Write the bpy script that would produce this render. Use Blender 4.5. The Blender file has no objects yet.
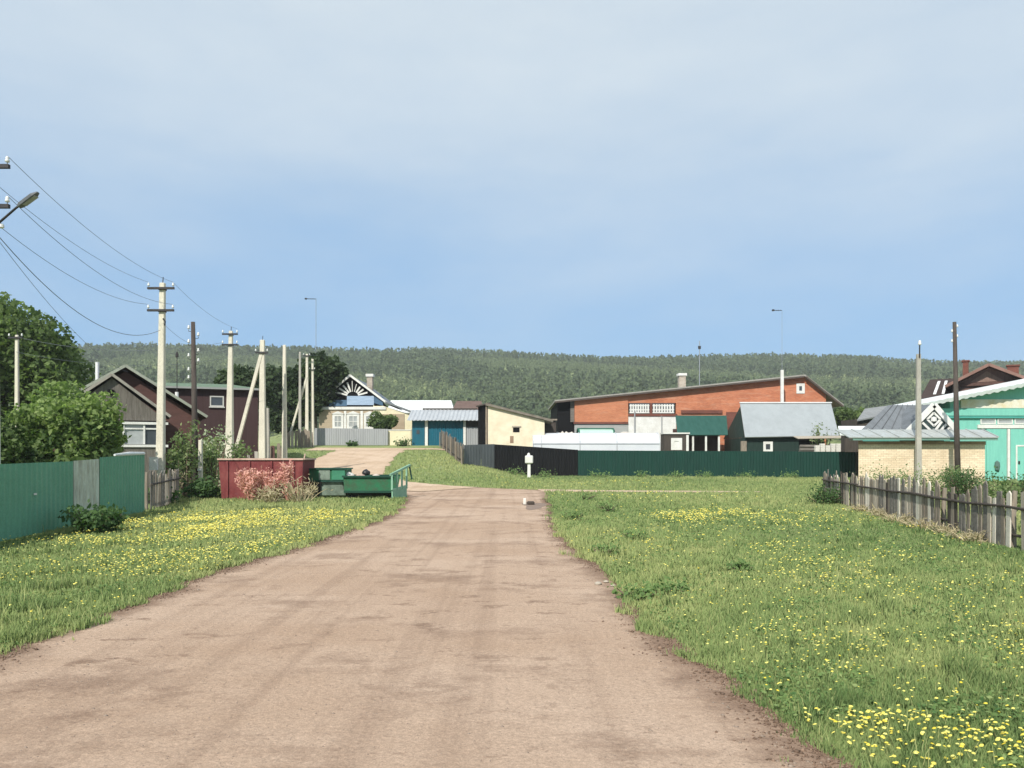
import bpy, math, random
import numpy as np
from mathutils import Vector, Matrix

random.seed(7)
rng = np.random.default_rng(11)
R = math.radians
sc = bpy.context.scene
COL = sc.collection
HAZE = .00034
F_PX, HZ, CAM_H = 790.0, 455.0, 1.7          # focal length in pixels, horizon row, eye height


def at(px, py, Y):
    """photo pixel seen at distance Y -> point in the place (metres)"""
    return Vector(((px - 512) / F_PX * Y, Y, CAM_H + (HZ - py) / F_PX * Y))


def PX(px, Y):
    return (px - 512) / F_PX * Y


def PZ(py, Y):
    return CAM_H + (HZ - py) / F_PX * Y


# ------------------------------------------------------------------ terrain
_ty = np.arange(-400, 1700, 1.0)


def _smooth_table(pts, w):
    a = np.interp(_ty, [p[0] for p in pts], [p[1] for p in pts])
    k = np.ones(w) / w
    return np.convolve(np.pad(a, (w, w), mode='edge'), k, mode='same')[w:-w]


_tl = _smooth_table([(-400, 0), (38.5, 0), (79, 2.95), (120, 3.2), (240, 4)], 7)
_tr = _smooth_table([(-400, 0), (60, 0), (100, .8), (240, 4)], 9)


def T(X, Y):
    X = np.asarray(X, float)
    Y = np.asarray(Y, float)
    s = np.clip((X + 7) / 9, 0, 1)
    s = s * s * (3 - 2 * s)
    z = np.interp(Y, _ty, _tl) * (1 - s) + np.interp(Y, _ty, _tr) * s
    u = np.clip(X / np.maximum(Y, 1), -1.2, 1.2)
    px = 512 + 790 * u
    ry = np.interp(px, [-400, 85, 300, 400, 480, 620, 850, 1024, 1500], [361, 355, 354, 358, 361, 365, 366, 371, 376])
    zr = 1.7 + (455 - ry) * 720 / 790
    t = np.clip((Y - 240) / 480, 0, 1)
    hill = 4 + (zr - 4) * (t * .8 + .2 * (t * t * (3 - 2 * t)))
    hill = np.where(Y > 720, zr - (Y - 720) * .04, hill)
    hill = hill + np.where(Y > 260, 1.6 * np.sin(X * .021 + Y * .013) * np.clip((Y - 260) / 100, 0, 1), 0)
    return np.where(Y > 240, hill, z)


def TZ(x, y):
    return float(T(x, y))


# ------------------------------------------------------------------ materials
MATS = {}


def _new(name):
    m = bpy.data.materials.new(name)
    m.use_nodes = True
    nt = m.node_tree
    b = nt.nodes['Principled BSDF']
    return m, nt, b


def N(nt, t, **kw):
    n = nt.nodes.new(t)
    for k, v in kw.items():
        setattr(n, k, v)
    return n


def noise(nt, vec, scale, detail=5, rough=.6):
    n = N(nt, 'ShaderNodeTexNoise')
    n.inputs['Scale'].default_value = scale
    n.inputs['Detail'].default_value = detail
    n.inputs['Roughness'].default_value = rough
    if vec is not None:
        nt.links.new(vec, n.inputs['Vector'])
    return n.outputs['Fac']


def ramp(nt, fac, stops):
    r = N(nt, 'ShaderNodeValToRGB')
    e = r.color_ramp.elements
    while len(e) < len(stops):
        e.new(.5)
    for i, (p, c) in enumerate(stops):
        e[i].position = p
        e[i].color = (c[0], c[1], c[2], 1) if isinstance(c, (tuple, list)) else (c, c, c, 1)
    nt.links.new(fac, r.inputs['Fac'])
    return r.outputs['Color']


def mix(nt, fac, a, b, mode='MIX'):
    m = N(nt, 'ShaderNodeMix', data_type='RGBA', blend_type=mode)
    for s, v in ((m.inputs[0], fac), (m.inputs[6], a), (m.inputs[7], b)):
        if isinstance(v, (int, float)):
            s.default_value = v
        elif isinstance(v, (tuple, list)):
            s.default_value = (v[0], v[1], v[2], 1)
        else:
            nt.links.new(v, s)
    return m.outputs[2]


def coords(nt, scale=(1, 1, 1), rot=(0, 0, 0)):
    tc = N(nt, 'ShaderNodeTexCoord')
    mp = N(nt, 'ShaderNodeMapping')
    mp.inputs['Scale'].default_value = scale
    mp.inputs['Rotation'].default_value = rot
    nt.links.new(tc.outputs['Object'], mp.inputs['Vector'])
    return mp.outputs['Vector']


def bump(nt, b, fac, strength=.3, dist=.02):
    n = N(nt, 'ShaderNodeBump')
    n.inputs['Strength'].default_value = strength
    n.inputs['Distance'].default_value = dist
    nt.links.new(fac, n.inputs['Height'])
    nt.links.new(n.outputs['Normal'], b.inputs['Normal'])


def pm(name, col, dirt=None, scale=1.2, amt=.5, rough=.75, stretch=(1, 1, 1), bmp=.25, metal=0.0, spec=.3, grain=28):
    """painted / weathered surface: base colour, blotches of wear, fine grain, bump"""
    if name in MATS:
        return MATS[name]
    m, nt, b = _new(name)
    v = coords(nt, stretch)
    dirt = dirt or tuple(c * .6 for c in col)
    n1 = noise(nt, v, scale, 6, .65)
    f1 = ramp(nt, n1, [(.38, 0.0), (.68, amt)])
    c = mix(nt, f1, col, dirt)
    n2 = noise(nt, v, grain, 3, .7)
    g = ramp(nt, n2, [(.25, .8), (.75, 1.15)])
    c = mix(nt, 1.0, c, g, 'MULTIPLY')
    nt.links.new(c, b.inputs['Base Color'])
    rr = ramp(nt, n1, [(.3, max(0, rough - .12)), (.7, min(1, rough + .12))])
    nt.links.new(rr, b.inputs['Roughness'])
    b.inputs['Metallic'].default_value = metal
    b.inputs['Specular IOR Level'].default_value = spec
    if bmp:
        bump(nt, b, n2, bmp, .01)
    MATS[name] = m
    return m


def brick(name, c1, c2, mortar, bw=.26, bh=.085, blot=(.5, .5, .5), rough=.9, band=0.0):
    m, nt, b = _new(name)
    tc = N(nt, 'ShaderNodeTexCoord')
    sx = N(nt, 'ShaderNodeSeparateXYZ')
    cx = N(nt, 'ShaderNodeCombineXYZ')
    ad = N(nt, 'ShaderNodeMath', operation='ADD')
    nt.links.new(tc.outputs['Object'], sx.inputs[0])
    nt.links.new(sx.outputs['X'], ad.inputs[0])
    nt.links.new(sx.outputs['Y'], ad.inputs[1])
    nt.links.new(ad.outputs[0], cx.inputs['X'])
    nt.links.new(sx.outputs['Z'], cx.inputs['Y'])
    t = N(nt, 'ShaderNodeTexBrick')
    nt.links.new(cx.outputs[0], t.inputs['Vector'])
    t.inputs['Scale'].default_value = 1
    t.inputs['Brick Width'].default_value = bw
    t.inputs['Row Height'].default_value = bh
    t.inputs['Mortar Size'].default_value = .007
    t.inputs['Mortar Smooth'].default_value = .2
    t.inputs['Bias'].default_value = 0
    t.inputs['Color1'].default_value = (*c1, 1)
    t.inputs['Color2'].default_value = (*c2, 1)
    t.inputs['Mortar'].default_value = (*mortar, 1)
    v = coords(nt, (1, 1, 2.6))
    n1 = noise(nt, v, .55, 6, .7)
    f = ramp(nt, n1, [(.42, 1.08), (.72, blot)])
    c = mix(nt, 1, t.outputs['Color'], f, 'MULTIPLY')
    n3 = noise(nt, coords(nt, (.35, .35, 3.0)), 1.6, 5, .7)
    f3 = ramp(nt, n3, [(.52, 0.0), (.66, band)])
    c = mix(nt, f3, c, (.5, .36, .26))
    nt.links.new(c, b.inputs['Base Color'])
    b.inputs['Roughness'].default_value = rough
    b.inputs['Specular IOR Level'].default_value = .2
    bump(nt, b, t.outputs['Fac'], -.4, .01)
    MATS[name] = m
    return m


def leafmat(name, c_dark, c_light, trans=.25, c_mid=None, up=0.0):
    m = bpy.data.materials.new(name)
    m.use_nodes = True
    nt = m.node_tree
    nt.nodes.clear()
    out = N(nt, 'ShaderNodeOutputMaterial')
    a = N(nt, 'ShaderNodeAttribute', attribute_name='tint')
    c = ramp(nt, a.outputs['Fac'], [(0, c_dark), (1, c_light)] if c_mid is None else [(0, c_dark), (.5, c_mid), (1, c_light)])
    d = N(nt, 'ShaderNodeBsdfPrincipled')
    d.inputs['Roughness'].default_value = .6
    d.inputs['Specular IOR Level'].default_value = .18
    nt.links.new(c, d.inputs['Base Color'])
    t = N(nt, 'ShaderNodeBsdfTranslucent')
    if up:                                    # blades stand in a sward: shade them partly like the surface of the lawn
        gm = N(nt, 'ShaderNodeNewGeometry')
        vm = N(nt, 'ShaderNodeMix', data_type='VECTOR')
        vm.inputs[0].default_value = up
        nt.links.new(gm.outputs['Normal'], vm.inputs[4])
        vm.inputs[5].default_value = (0, -.25, 1)
        vn = N(nt, 'ShaderNodeVectorMath', operation='NORMALIZE')
        nt.links.new(vm.outputs[1], vn.inputs[0])
        nt.links.new(vn.outputs[0], d.inputs['Normal'])
    tcol = mix(nt, 1, c, (1.1, 1.25, .7), 'MULTIPLY')
    nt.links.new(tcol, t.inputs['Color'])
    mx = N(nt, 'ShaderNodeMixShader')
    mx.inputs[0].default_value = trans
    nt.links.new(d.outputs[0], mx.inputs[1])
    nt.links.new(t.outputs[0], mx.inputs[2])
    nt.links.new(mx.outputs[0], out.inputs['Surface'])
    MATS[name] = m
    return m


def glass_dark(name, col=(.03, .035, .04)):
    m, nt, b = _new(name)
    v = coords(nt)
    c = mix(nt, noise(nt, v, 2.5, 3), col, tuple(x * 2.4 for x in col))
    nt.links.new(c, b.inputs['Base Color'])
    b.inputs['Roughness'].default_value = .12
    b.inputs['Specular IOR Level'].default_value = .6
    MATS[name] = m
    return m


# plain palette
concrete = pm('pole_concrete', (.68, .64, .53), (.42, .39, .32), 1.5, .6, .85, (1, 1, .5))
concrete_grey = pm('stained_concrete', (.43, .41, .36), (.25, .24, .21), 1.5, .7, .9, (1, 1, .4))
creosote = pm('dark_pole_wood', (.055, .042, .036), (.11, .095, .085), 3, .8, .85, (3, 3, .4))
iron = pm('dark_iron', (.035, .037, .042), (.08, .06, .05), 4, .5, .6, metal=.3)
ceramic = pm('white_ceramic', (.72, .73, .72), (.55, .55, .52), 5, .3, .25, spec=.6, bmp=0)
wire_m = pm('wire_metal', (.16, .18, .21), None, 3, .3, .5, metal=.4, bmp=0)
green_sheet = pm('green_steel_sheet', (.125, .325, .215), (.09, .24, .155), .9, .55, .5, spec=.4, bmp=.05)
pale_sheet = pm('pale_galvanised_sheet', (.56, .62, .53), (.20, .16, .11), 2.2, .75, .6, (3, 3, .6), bmp=.15)
white_paint = pm('white_paint', (.72, .72, .69), (.48, .46, .42), 1.6, .5, .6)
white_sheet = pm('white_sheet_roof', (.74, .76, .76), (.58, .60, .60), .9, .5, .5, bmp=.1)
old_wood = pm('weathered_grey_wood', (.29, .245, .195), (.12, .095, .075), 2.6, .8, .9, (7, 7, .7), .5)
old_wood_b = pm('weathered_pale_wood', (.47, .415, .34), (.25, .21, .165), 2.6, .8, .9, (7, 7, .7), .5)
white_wood = pm('bleached_wood', (.68, .63, .54), (.42, .38, .32), 2.6, .7, .9, (7, 7, .7), .5)
dark_wood = pm('dark_weathered_wood', (.075, .062, .052), (.035, .028, .025), 2, .7, .9, (5, 5, .6), .4)
log_grey = pm('grey_log_wood', (.20, .185, .165), (.09, .08, .07), 2.2, .8, .9, (.6, 3, 5), .4)
red_brown = pm('red_brown_paint', (.115, .056, .048), (.06, .035, .03), 1.4, .6, .75, (1, 1, 3))
maroon = pm('maroon_cladding', (.052, .026, .026), (.034, .020, .020), 1.2, .5, .7, (6, 6, .4))
green_roof = pm('faded_green_roof', (.13, .20, .12), (.10, .13, .09), .9, .6, .6, (4, 1, 1))
slate = pm('grey_slate_sheet', (.25, .26, .265), (.16, .165, .165), 1.1, .6, .75, (5, .6, .6), .3)
metal_roof = pm('grey_metal_roof', (.40, .43, .44), (.30, .325, .335), .7, .6, .4, (1.5, 1, 1), .06, .25, .5)
dull_metal_roof = pm('dull_metal_roof', (.20, .215, .23), (.13, .14, .15), 1.2, .7, .5, (2.5, .6, .6), .1, .25, .4)
ledge_metal = pm('pale_metal_ledge', (.46, .49, .48), (.30, .30, .28), 1.5, .6, .45, (2, 1, 1), .1, .2)
grey_panel = pm('grey_steel_panel', (.155, .165, .175), (.10, .105, .112), 1.1, .6, .5, (5, 5, .6), .1)
lt_grey_panel = pm('light_grey_steel_panel', (.335, .345, .355), (.25, .26, .27), .8, .6, .5, (5, 5, .6), .1)
black_sheet = pm('black_steel_sheet', (.006, .0065, .0075), (.012, .012, .013), 1, .6, .65, (4, 4, .6), .1, spec=.12)
dkgreen_sheet = pm('bottle_green_steel_sheet', (.0095, .046, .035), (.008, .032, .026), .8, .6, .6, (3, 3, .5), .06, spec=.15)
teal = pm('teal_paint', (.006, .105, .16), (.008, .075, .115), 1.1, .6, .5, (4, 4, .6), .1)
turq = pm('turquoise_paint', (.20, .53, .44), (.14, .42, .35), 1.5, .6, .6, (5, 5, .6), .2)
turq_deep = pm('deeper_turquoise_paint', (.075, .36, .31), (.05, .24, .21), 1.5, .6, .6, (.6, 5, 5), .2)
cream = pm('cream_plaster', (.80, .72, .55), (.62, .51, .36), .9, .75, .9, (1, 1, 1.4))
cream_b = pm('cream_yellow_plaster', (.76, .70, .49), (.55, .48, .31), 1, .5, .9)
beige = pm('beige_boards', (.42, .34, .24), (.28, .22, .16), 1.4, .6, .85, (.6, .6, 5))
blue_pale = pm('pale_blue_boards', (.36, .47, .62), (.18, .25, .36), 1.4, .5, .75, (1, 1, 6))
blue_deep = pm('deep_blue_boards', (.07, .14, .23), (.05, .09, .14), 1.4, .5, .75, (1, 1, 6))
flat_black = pm('plain_black', (.007, .007, .008), (.014, .014, .014), 1.4, .5, .9, (4, 4, .6), spec=.1)
dkgreen_wood = pm('dark_green_boards', (.014, .035, .028), (.01, .02, .017), 1.4, .5, .8, (4, 4, .6))
green_canopy = pm('green_metal_canopy', (.018, .085, .066), (.013, .06, .047), .9, .5, .45, (4, 1, 1), .05)
rust_red = pm('red_bin_paint', (.145, .024, .027), (.27, .085, .075), 2.4, .7, .7, (1.4, 1.4, .7))
bin_green = pm('green_bin_paint', (.014, .140, .062), (.055, .075, .045), 2.6, .8, .65)
bin_pale = pm('pale_green_bin_paint', (.26, .46, .33), (.14, .27, .19), 2, .6, .6)
bin_greygreen = pm('grubby_grey_green_paint', (.21, .27, .22), (.07, .09, .075), 2.6, .8, .75)
brown_roof = pm('brown_roof_tile', (.105, .052, .040), (.06, .035, .03), 1.6, .6, .7, (1, 4, 4))
brown_board = pm('brown_gable_boards', (.17, .10, .085), (.10, .06, .05), 1.6, .6, .8, (5, 1, 1))
rust_brown = pm('rusty_brown_sheet', (.15, .10, .085), (.10, .065, .055), 1.4, .7, .8)
poly = pm('white_polycarbonate', (.66, .68, .71), (.52, .55, .60), .6, .6, .35, (1, 1, 2), 0, spec=.5)
poly_green = pm('pale_green_polycarbonate', (.45, .66, .54), (.34, .52, .42), .6, .6, .4, bmp=0, spec=.5)
conc_band = pm('grey_concrete_band', (.36, .37, .36), (.27, .27, .26), 1, .6, .9, (1, 1, 4))
stone_m = pm('pale_stone', (.46, .41, .34), (.3, .26, .21), 6, .6, .9)
white_stone = pm('white_brick_stone', (.70, .68, .62), (.45, .42, .38), 8, .5, .9)
bag_m = pm('rubbish_mix', (.55, .40, .32), (.30, .2, .17), 6, .8, .6)
bag_dark = pm('black_bin_bag', (.02, .02, .022), (.05, .05, .05), 6, .5, .3)
shrubwood = pm('twig_bark', (.16, .12, .085), (.09, .07, .05), 4, .6, .9)
bark = pm('tree_bark', (.14, .115, .09), (.07, .055, .045), 5, .7, .95, (3, 3, .6), .6)
pane_m = glass_dark('window_glass')
pane_l = glass_dark('curtained_window_glass', (.20, .21, .21))
lamp_lens = pm('lamp_lens', (.35, .36, .37), None, 3, .3, .2, bmp=0)
brick_orange = brick('orange_brick', (.50, .18, .092), (.40, .132, .07), (.46, .26, .17), blot=(.80, .72, .68), band=.35)
brick_bright = brick('bright_orange_brick', (.49, .185, .095), (.42, .15, .08), (.46, .26, .16), blot=(.86, .82, .8), band=.2)
brick_cream = brick('cream_brick', (.76, .64, .47), (.64, .52, .37), (.40, .32, .235), .27, .095, blot=(.86, .82, .76))
brick_dark = brick('dark_red_brick', (.17, .055, .04), (.13, .045, .035), (.2, .13, .1), blot=(.7, .66, .66))
chim_brick = brick('pale_chimney_brick', (.42, .37, .31), (.33, .27, .21), (.45, .42, .38))

L_tree = leafmat('dark_broadleaf', (.045, .080, .028), (.20, .275, .10), .45)
L_lilac = leafmat('fresh_broadleaf', (.060, .115, .036), (.31, .40, .15), .45)
L_black = leafmat('very_dark_broadleaf', (.020, .036, .017), (.085, .125, .055), .35)
L_weed = leafmat('weed_leaf', (.085, .16, .052), (.24, .34, .125), .35, None, .4)
L_leaf = leafmat('low_herb_leaf', (.075, .155, .05), (.30, .37, .15), .3, (.16, .25, .085), .6)
L_soil = leafmat('loose_soil', (.10, .065, .045), (.26, .175, .125), .0)
L_dkweed = leafmat('dark_weed_leaf', (.032, .075, .027), (.12, .20, .075), .35)
L_shrub = leafmat('sapling_leaf', (.10, .16, .06), (.34, .40, .20), .45)
L_blossom = leafmat('pale_blossom', (.25, .33, .18), (.62, .64, .50), .25)
L_pink = leafmat('rosy_dry_twig', (.56, .25, .21), (.82, .50, .43), .25)
L_dry = leafmat('dry_straw', (.30, .25, .15), (.56, .49, .33), .25)
L_forest = leafmat('forest_leaf', (.070, .105, .055), (.160, .205, .100), .3, None, .6)
L_grass = leafmat('grass_blade', (.12, .205, .07), (.52, .54, .24), .34, (.30, .385, .15), .88)
L_flower = leafmat('dandelion_yellow', (.74, .58, .05), (.86, .80, .24), .1)


# ------------------------------------------------------------------ object helpers
def tag(o, label=None, cat=None, group=None, kind=None):
    if label:
        o['label'] = label
    if cat:
        o['category'] = cat
    if group:
        o['group'] = group
    if kind:
        o['kind'] = kind
    return o


def thing(name, loc, label, cat, group=None):
    o = bpy.data.objects.new(name, None)
    o.empty_display_size = .3
    COL.objects.link(o)
    o.location = loc
    return tag(o, label, cat, group)


def root_loc(o):
    p = Vector((0, 0, 0))
    while o is not None:
        p = p + o.location
        o = o.parent
    return p


def link(name, me, m, parent=None, origin=None):
    """me is in world coordinates; shift it so the object's origin sits at origin / its parent"""
    org = root_loc(parent) if parent is not None else Vector(origin if origin is not None else (0, 0, 0))
    if org.length > 0:
        me.transform(Matrix.Translation(-org))
    if m is not None:
        me.materials.append(m)
    o = bpy.data.objects.new(name, me)
    COL.objects.link(o)
    if parent is not None:
        o.parent = parent
    else:
        o.location = org
    return o


def np_mesh(name, V, Fc, tint=None, smooth=False):
    me = bpy.data.meshes.new(name)
    V = np.ascontiguousarray(V, np.float32)
    Fc = np.ascontiguousarray(Fc, np.int32)
    nf, k = Fc.shape
    me.vertices.add(len(V))
    me.vertices.foreach_set('co', V.ravel())
    me.loops.add(nf * k)
    me.loops.foreach_set('vertex_index', Fc.ravel())
    me.polygons.add(nf)
    me.polygons.foreach_set('loop_start', np.arange(nf, dtype=np.int32) * k)
    me.polygons.foreach_set('loop_total', np.full(nf, k, np.int32))
    if smooth:
        me.polygons.foreach_set('use_smooth', np.ones(nf, bool))
    if tint is not None:
        a = me.attributes.new('tint', 'FLOAT', 'POINT')
        a.data.foreach_set('value', np.ascontiguousarray(tint, np.float32))
    me.update(calc_edges=True)
    me.validate()
    return me


class MB:
    def __init__(s):
        s.v, s.f = [], []

    def add(s, vs, fs):
        n = len(s.v)
        s.v += [tuple(v) for v in vs]
        s.f += [tuple(i + n for i in f) for f in fs]
        return s

    def box(s, x0, x1, y0, y1, z0, z1):
        vs = [(x, y, z) for z in (z0, z1) for y in (y0, y1) for x in (x0, x1)]
        return s.add(vs, [(0, 2, 3, 1), (4, 5, 7, 6), (0, 1, 5, 4), (2, 6, 7, 3), (0, 4, 6, 2), (1, 3, 7, 5)])

    def obox(s, a, b, w, z0a, z1a, z0b=None, z1b=None, jit=0):
        """upright slab from plan point a to plan point b, thickness w"""
        a, b = Vector(a[:2]), Vector(b[:2])
        d = (b - a).normalized()
        n = Vector((-d.y, d.x)) * w / 2
        z0b = z0a if z0b is None else z0b
        z1b = z1a if z1b is None else z1b
        vs = []
        for z in (0, 1):
            for p, zz in ((a - n, (z0a, z1a)), (b - n, (z0b, z1b)), (b + n, (z0b, z1b)), (a + n, (z0a, z1a))):
                vs.append((p.x, p.y, zz[z]))
        return s.add(vs, [(0, 3, 2, 1), (4, 5, 6, 7), (0, 1, 5, 4), (1, 2, 6, 5), (2, 3, 7, 6), (3, 0, 4, 7)])

    def beam(s, a, b, w, h=None):
        """square bar between two points"""
        a, b = Vector(a), Vector(b)
        h = h or w
        d = (b - a).normalized()
        up = Vector((0, 0, 1)) if abs(d.z) < .95 else Vector((0, 1, 0))
        sx = d.cross(up).normalized()
        sz = sx.cross(d).normalized()
        vs = []
        for p in (a, b):
            for i, j in ((-1, -1), (1, -1), (1, 1), (-1, 1)):
                vs.append(p + sx * i * w / 2 + sz * j * h / 2)
        return s.add(vs, [(0, 1, 2, 3), (7, 6, 5, 4), (0, 4, 5, 1), (1, 5, 6, 2), (2, 6, 7, 3), (3, 7, 4, 0)])

    def prism(s, poly, y0, y1):
        """polygon in XZ (list of x,z) extruded along Y"""
        n = len(poly)
        vs = [(x, y0, z) for x, z in poly] + [(x, y1, z) for x, z in poly]
        fs = [tuple(range(n)), tuple(range(2 * n - 1, n - 1, -1))]
        fs += [(i, i + n, (i + 1) % n + n, (i + 1) % n) for i in range(n)]
        return s.add(vs, fs)

    def slab(s, p, t):
        """four corner points (a roof sheet) given thickness t along its normal"""
        p = [Vector(q) for q in p]
        n = (p[1] - p[0]).cross(p[3] - p[0]).normalized() * t
        vs = p + [q - n for q in p]
        return s.add(vs, [(0, 1, 2, 3), (7, 6, 5, 4), (0, 4, 5, 1), (1, 5, 6, 2), (2, 6, 7, 3), (3, 7, 4, 0)])

    def tube(s, pts, rad, n=8, cap=True):
        pts = [Vector(p) for p in pts]
        if not isinstance(rad, (list, tuple)):
            rad = [rad] * len(pts)
        base = len(s.v)
        vs, fs = [], []
        ref = None
        for i, p in enumerate(pts):
            d = (pts[min(i + 1, len(pts) - 1)] - pts[max(i - 1, 0)]).normalized()
            if ref is None:
                ref = Vector((1, 0, 0)) if abs(d.x) < .9 else Vector((0, 1, 0))
            a = (ref - d * ref.dot(d)).normalized()
            ref = a
            b = d.cross(a)
            for k in range(n):
                t = 2 * math.pi * k / n
                vs.append(p + (a * math.cos(t) + b * math.sin(t)) * rad[i])
        for i in range(len(pts) - 1):
            for k in range(n):
                k2 = (k + 1) % n
                fs.append((i * n + k, i * n + k2, (i + 1) * n + k2, (i + 1) * n + k))
        if cap:
            fs.append(tuple(range(n - 1, -1, -1)))
            fs.append(tuple((len(pts) - 1) * n + k for k in range(n)))
        return s.add(vs, fs)

    def lathe(s, c, prof, n=12):
        """profile of (radius, z) round a vertical axis at c"""
        c = Vector(c)
        vs, fs = [], []
        for r, z in prof:
            for k in range(n):
                t = 2 * math.pi * k / n
                vs.append((c.x + r * math.cos(t), c.y + r * math.sin(t), c.z + z))
        for i in range(len(prof) - 1):
            for k in range(n):
                k2 = (k + 1) % n
                fs.append((i * n + k, i * n + k2, (i + 1) * n + k2, (i + 1) * n + k))
        fs.append(tuple(range(n - 1, -1, -1)))
        fs.append(tuple((len(prof) - 1) * n + k for k in range(n)))
        return s.add(vs, fs)

    def frustum(s, c, z0, z1, w0, d0, w1, d1, shift=0):
        x, y = c[0], c[1]
        vs = [(x - w0 / 2, y - d0 / 2, z0), (x + w0 / 2, y - d0 / 2, z0), (x + w0 / 2, y + d0 / 2, z0), (x - w0 / 2, y + d0 / 2, z0),
              (x + shift - w1 / 2, y - d1 / 2, z1), (x + shift + w1 / 2, y - d1 / 2, z1), (x + shift + w1 / 2, y + d1 / 2, z1), (x + shift - w1 / 2, y + d1 / 2, z1)]
        return s.add(vs, [(0, 3, 2, 1), (4, 5, 6, 7), (0, 1, 5, 4), (1, 2, 6, 5), (2, 3, 7, 6), (3, 0, 4, 7)])

    def corrugated(s, a, b, z0a, z1a, z0b, z1b, pitch=.2, depth=.03, follow=None):
        """profiled steel sheet from plan point a to plan point b"""
        a, b = Vector(a[:2]), Vector(b[:2])
        L = (b - a).length
        d = (b - a) / L
        nrm = Vector((d.y, -d.x))
        n = max(2, int(L / pitch) * 4)
        vs, fs = [], []
        for i in range(n + 1):
            t = i / n
            off = (0, 0, depth, depth)[i % 4]
            p = a + d * L * t + nrm * off
            zb = z0a + (z0b - z0a) * t if follow is None else follow(p.x, p.y)
            vs += [(p.x, p.y, zb), (p.x, p.y, z1a + (z1b - z1a) * t)]
        for i in range(n):
            fs.append((2 * i, 2 * i + 2, 2 * i + 3, 2 * i + 1))
        m = len(vs)
        vs += [(v[0] - nrm.x * .006, v[1] - nrm.y * .006, v[2]) for v in vs]
        fs += [tuple(m + j for j in reversed(f)) for f in fs[:]]
        for i in range(n):
            fs.append((2 * i + 1, 2 * i + 3, m + 2 * i + 3, m + 2 * i + 1))
        return s.add(vs, fs)

    def build(s, name, m, parent=None, origin=None, bevel=0, smooth=False, label=None):
        me = bpy.data.meshes.new(name)
        me.from_pydata([tuple(v) for v in s.v], [], s.f)
        me.update()
        o = link(name, me, m, parent, origin)
        if bevel:
            b = o.modifiers.new('bevel', 'BEVEL')
            b.width = bevel
            b.segments = 1
            b.limit_method = 'ANGLE'
        if smooth:
            for p in me.polygons:
                p.use_smooth = True
        if label:
            o['label'] = label
        return o


# ------------------------------------------------------------------ leaves, trees, shrubs
def leaf_quads(C, size, tint, flat=0.0, aspect=1.5, r=None):
    """diamond leaves of random orientation at centres C"""
    r = r or rng
    n = len(C)
    size = np.broadcast_to(np.asarray(size, float), (n,))[:, None]
    d = r.normal(size=(n, 3))
    d[:, 2] *= (1 - flat)
    d /= np.linalg.norm(d, axis=1)[:, None] + 1e-9
    e = r.normal(size=(n, 3))
    e -= (e * d).sum(1)[:, None] * d
    e /= np.linalg.norm(e, axis=1)[:, None] + 1e-9
    nn = np.cross(d, e)
    V = np.empty((n, 4, 3))
    V[:, 0] = C - d * size * aspect * .5
    V[:, 1] = C + e * size * .5 + nn * size * .12
    V[:, 2] = C + d * size * aspect * .5
    V[:, 3] = C - e * size * .5 + nn * size * .12
    Fc = np.arange(n * 4).reshape(n, 4)
    return V.reshape(-1, 3), Fc, np.repeat(tint, 4)


def lobe_cloud(center, rad, nlobe, nleaf, seed, squash=1.0, lobe_r=.42, shell=.55):
    r = np.random.default_rng(seed)
    c = np.array(center, float)
    rad = np.array(rad, float)
    L = []
    for i in range(nlobe):
        d = r.normal(size=3)
        d /= np.linalg.norm(d)
        q = r.uniform(.25, 1) ** .5 * (1 - lobe_r * .8)
        L.append((c + d * rad * q, rad.mean() * lobe_r * r.uniform(.6, 1.25)))
    P, tint = [], []
    w = np.array([l[1] ** 2 for l in L])
    cnt = (w / w.sum() * nleaf).astype(int)
    for (lc, lr), k in zip(L, cnt):
        d = r.normal(size=(k, 3))
        d /= np.linalg.norm(d, axis=1)[:, None]
        q = shell + (1.08 - shell) * r.random(k) ** .7
        q *= 1 + .18 * np.sin(d[:, 0] * 7 + seed) * np.sin(d[:, 2] * 6)
        P.append(lc + d * q[:, None] * lr * np.array([1, 1, .85 * squash]))
        base = r.uniform(.2, .75)
        tint.append(np.clip(base + r.normal(0, .2, k), 0, 1))
    return np.concatenate(P), np.concatenate(tint), L


def tree(name, x, y, top, rad, zc, m, label, cat='tree', group=None, nlobe=16, nleaf=7000, leaf=.2, seed=1, trunk_r=.18, lobe_r=.42, lean=0):
    z0 = TZ(x, y)
    t = thing(name, (x, y, z0 - .03), label, cat, group)
    rz = top - zc
    P, tint, L = lobe_cloud((x + lean, y, zc), (rad, rad, rz), nlobe, nleaf, seed, lobe_r=lobe_r)
    P[:, 2] = np.maximum(P[:, 2], z0 + .25)
    r = np.random.default_rng(seed + 99)
    V, Fc, ti = leaf_quads(P, leaf * r.uniform(.6, 1.3, len(P)), tint, .2, 1.5, r)
    link('crown', np_mesh('crown', V, Fc, ti), m, t)
    b = MB()
    fork = Vector((x, y, z0 + (zc - z0) * .45))
    b.tube([(x, y, z0 - .2), (x + .03, y, z0 + .6), fork, (x + lean * .6, y, zc), (x + lean, y, zc + rz * .55)],
           [trunk_r * 1.25, trunk_r, trunk_r * .8, trunk_r * .5, trunk_r * .15], 9)
    for lc, lr in L[:10]:
        lc = Vector(lc)
        s = fork.lerp(Vector((x + lean * .6, y, zc)), r.uniform(0, .9))
        mid = s.lerp(lc, .55) + Vector((0, 0, -.12 * lr))
        b.tube([s, mid, lc], [trunk_r * .4, trunk_r * .25, trunk_r * .08], 6)
    b.build('trunk', bark, t, smooth=True)
    return t


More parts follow.
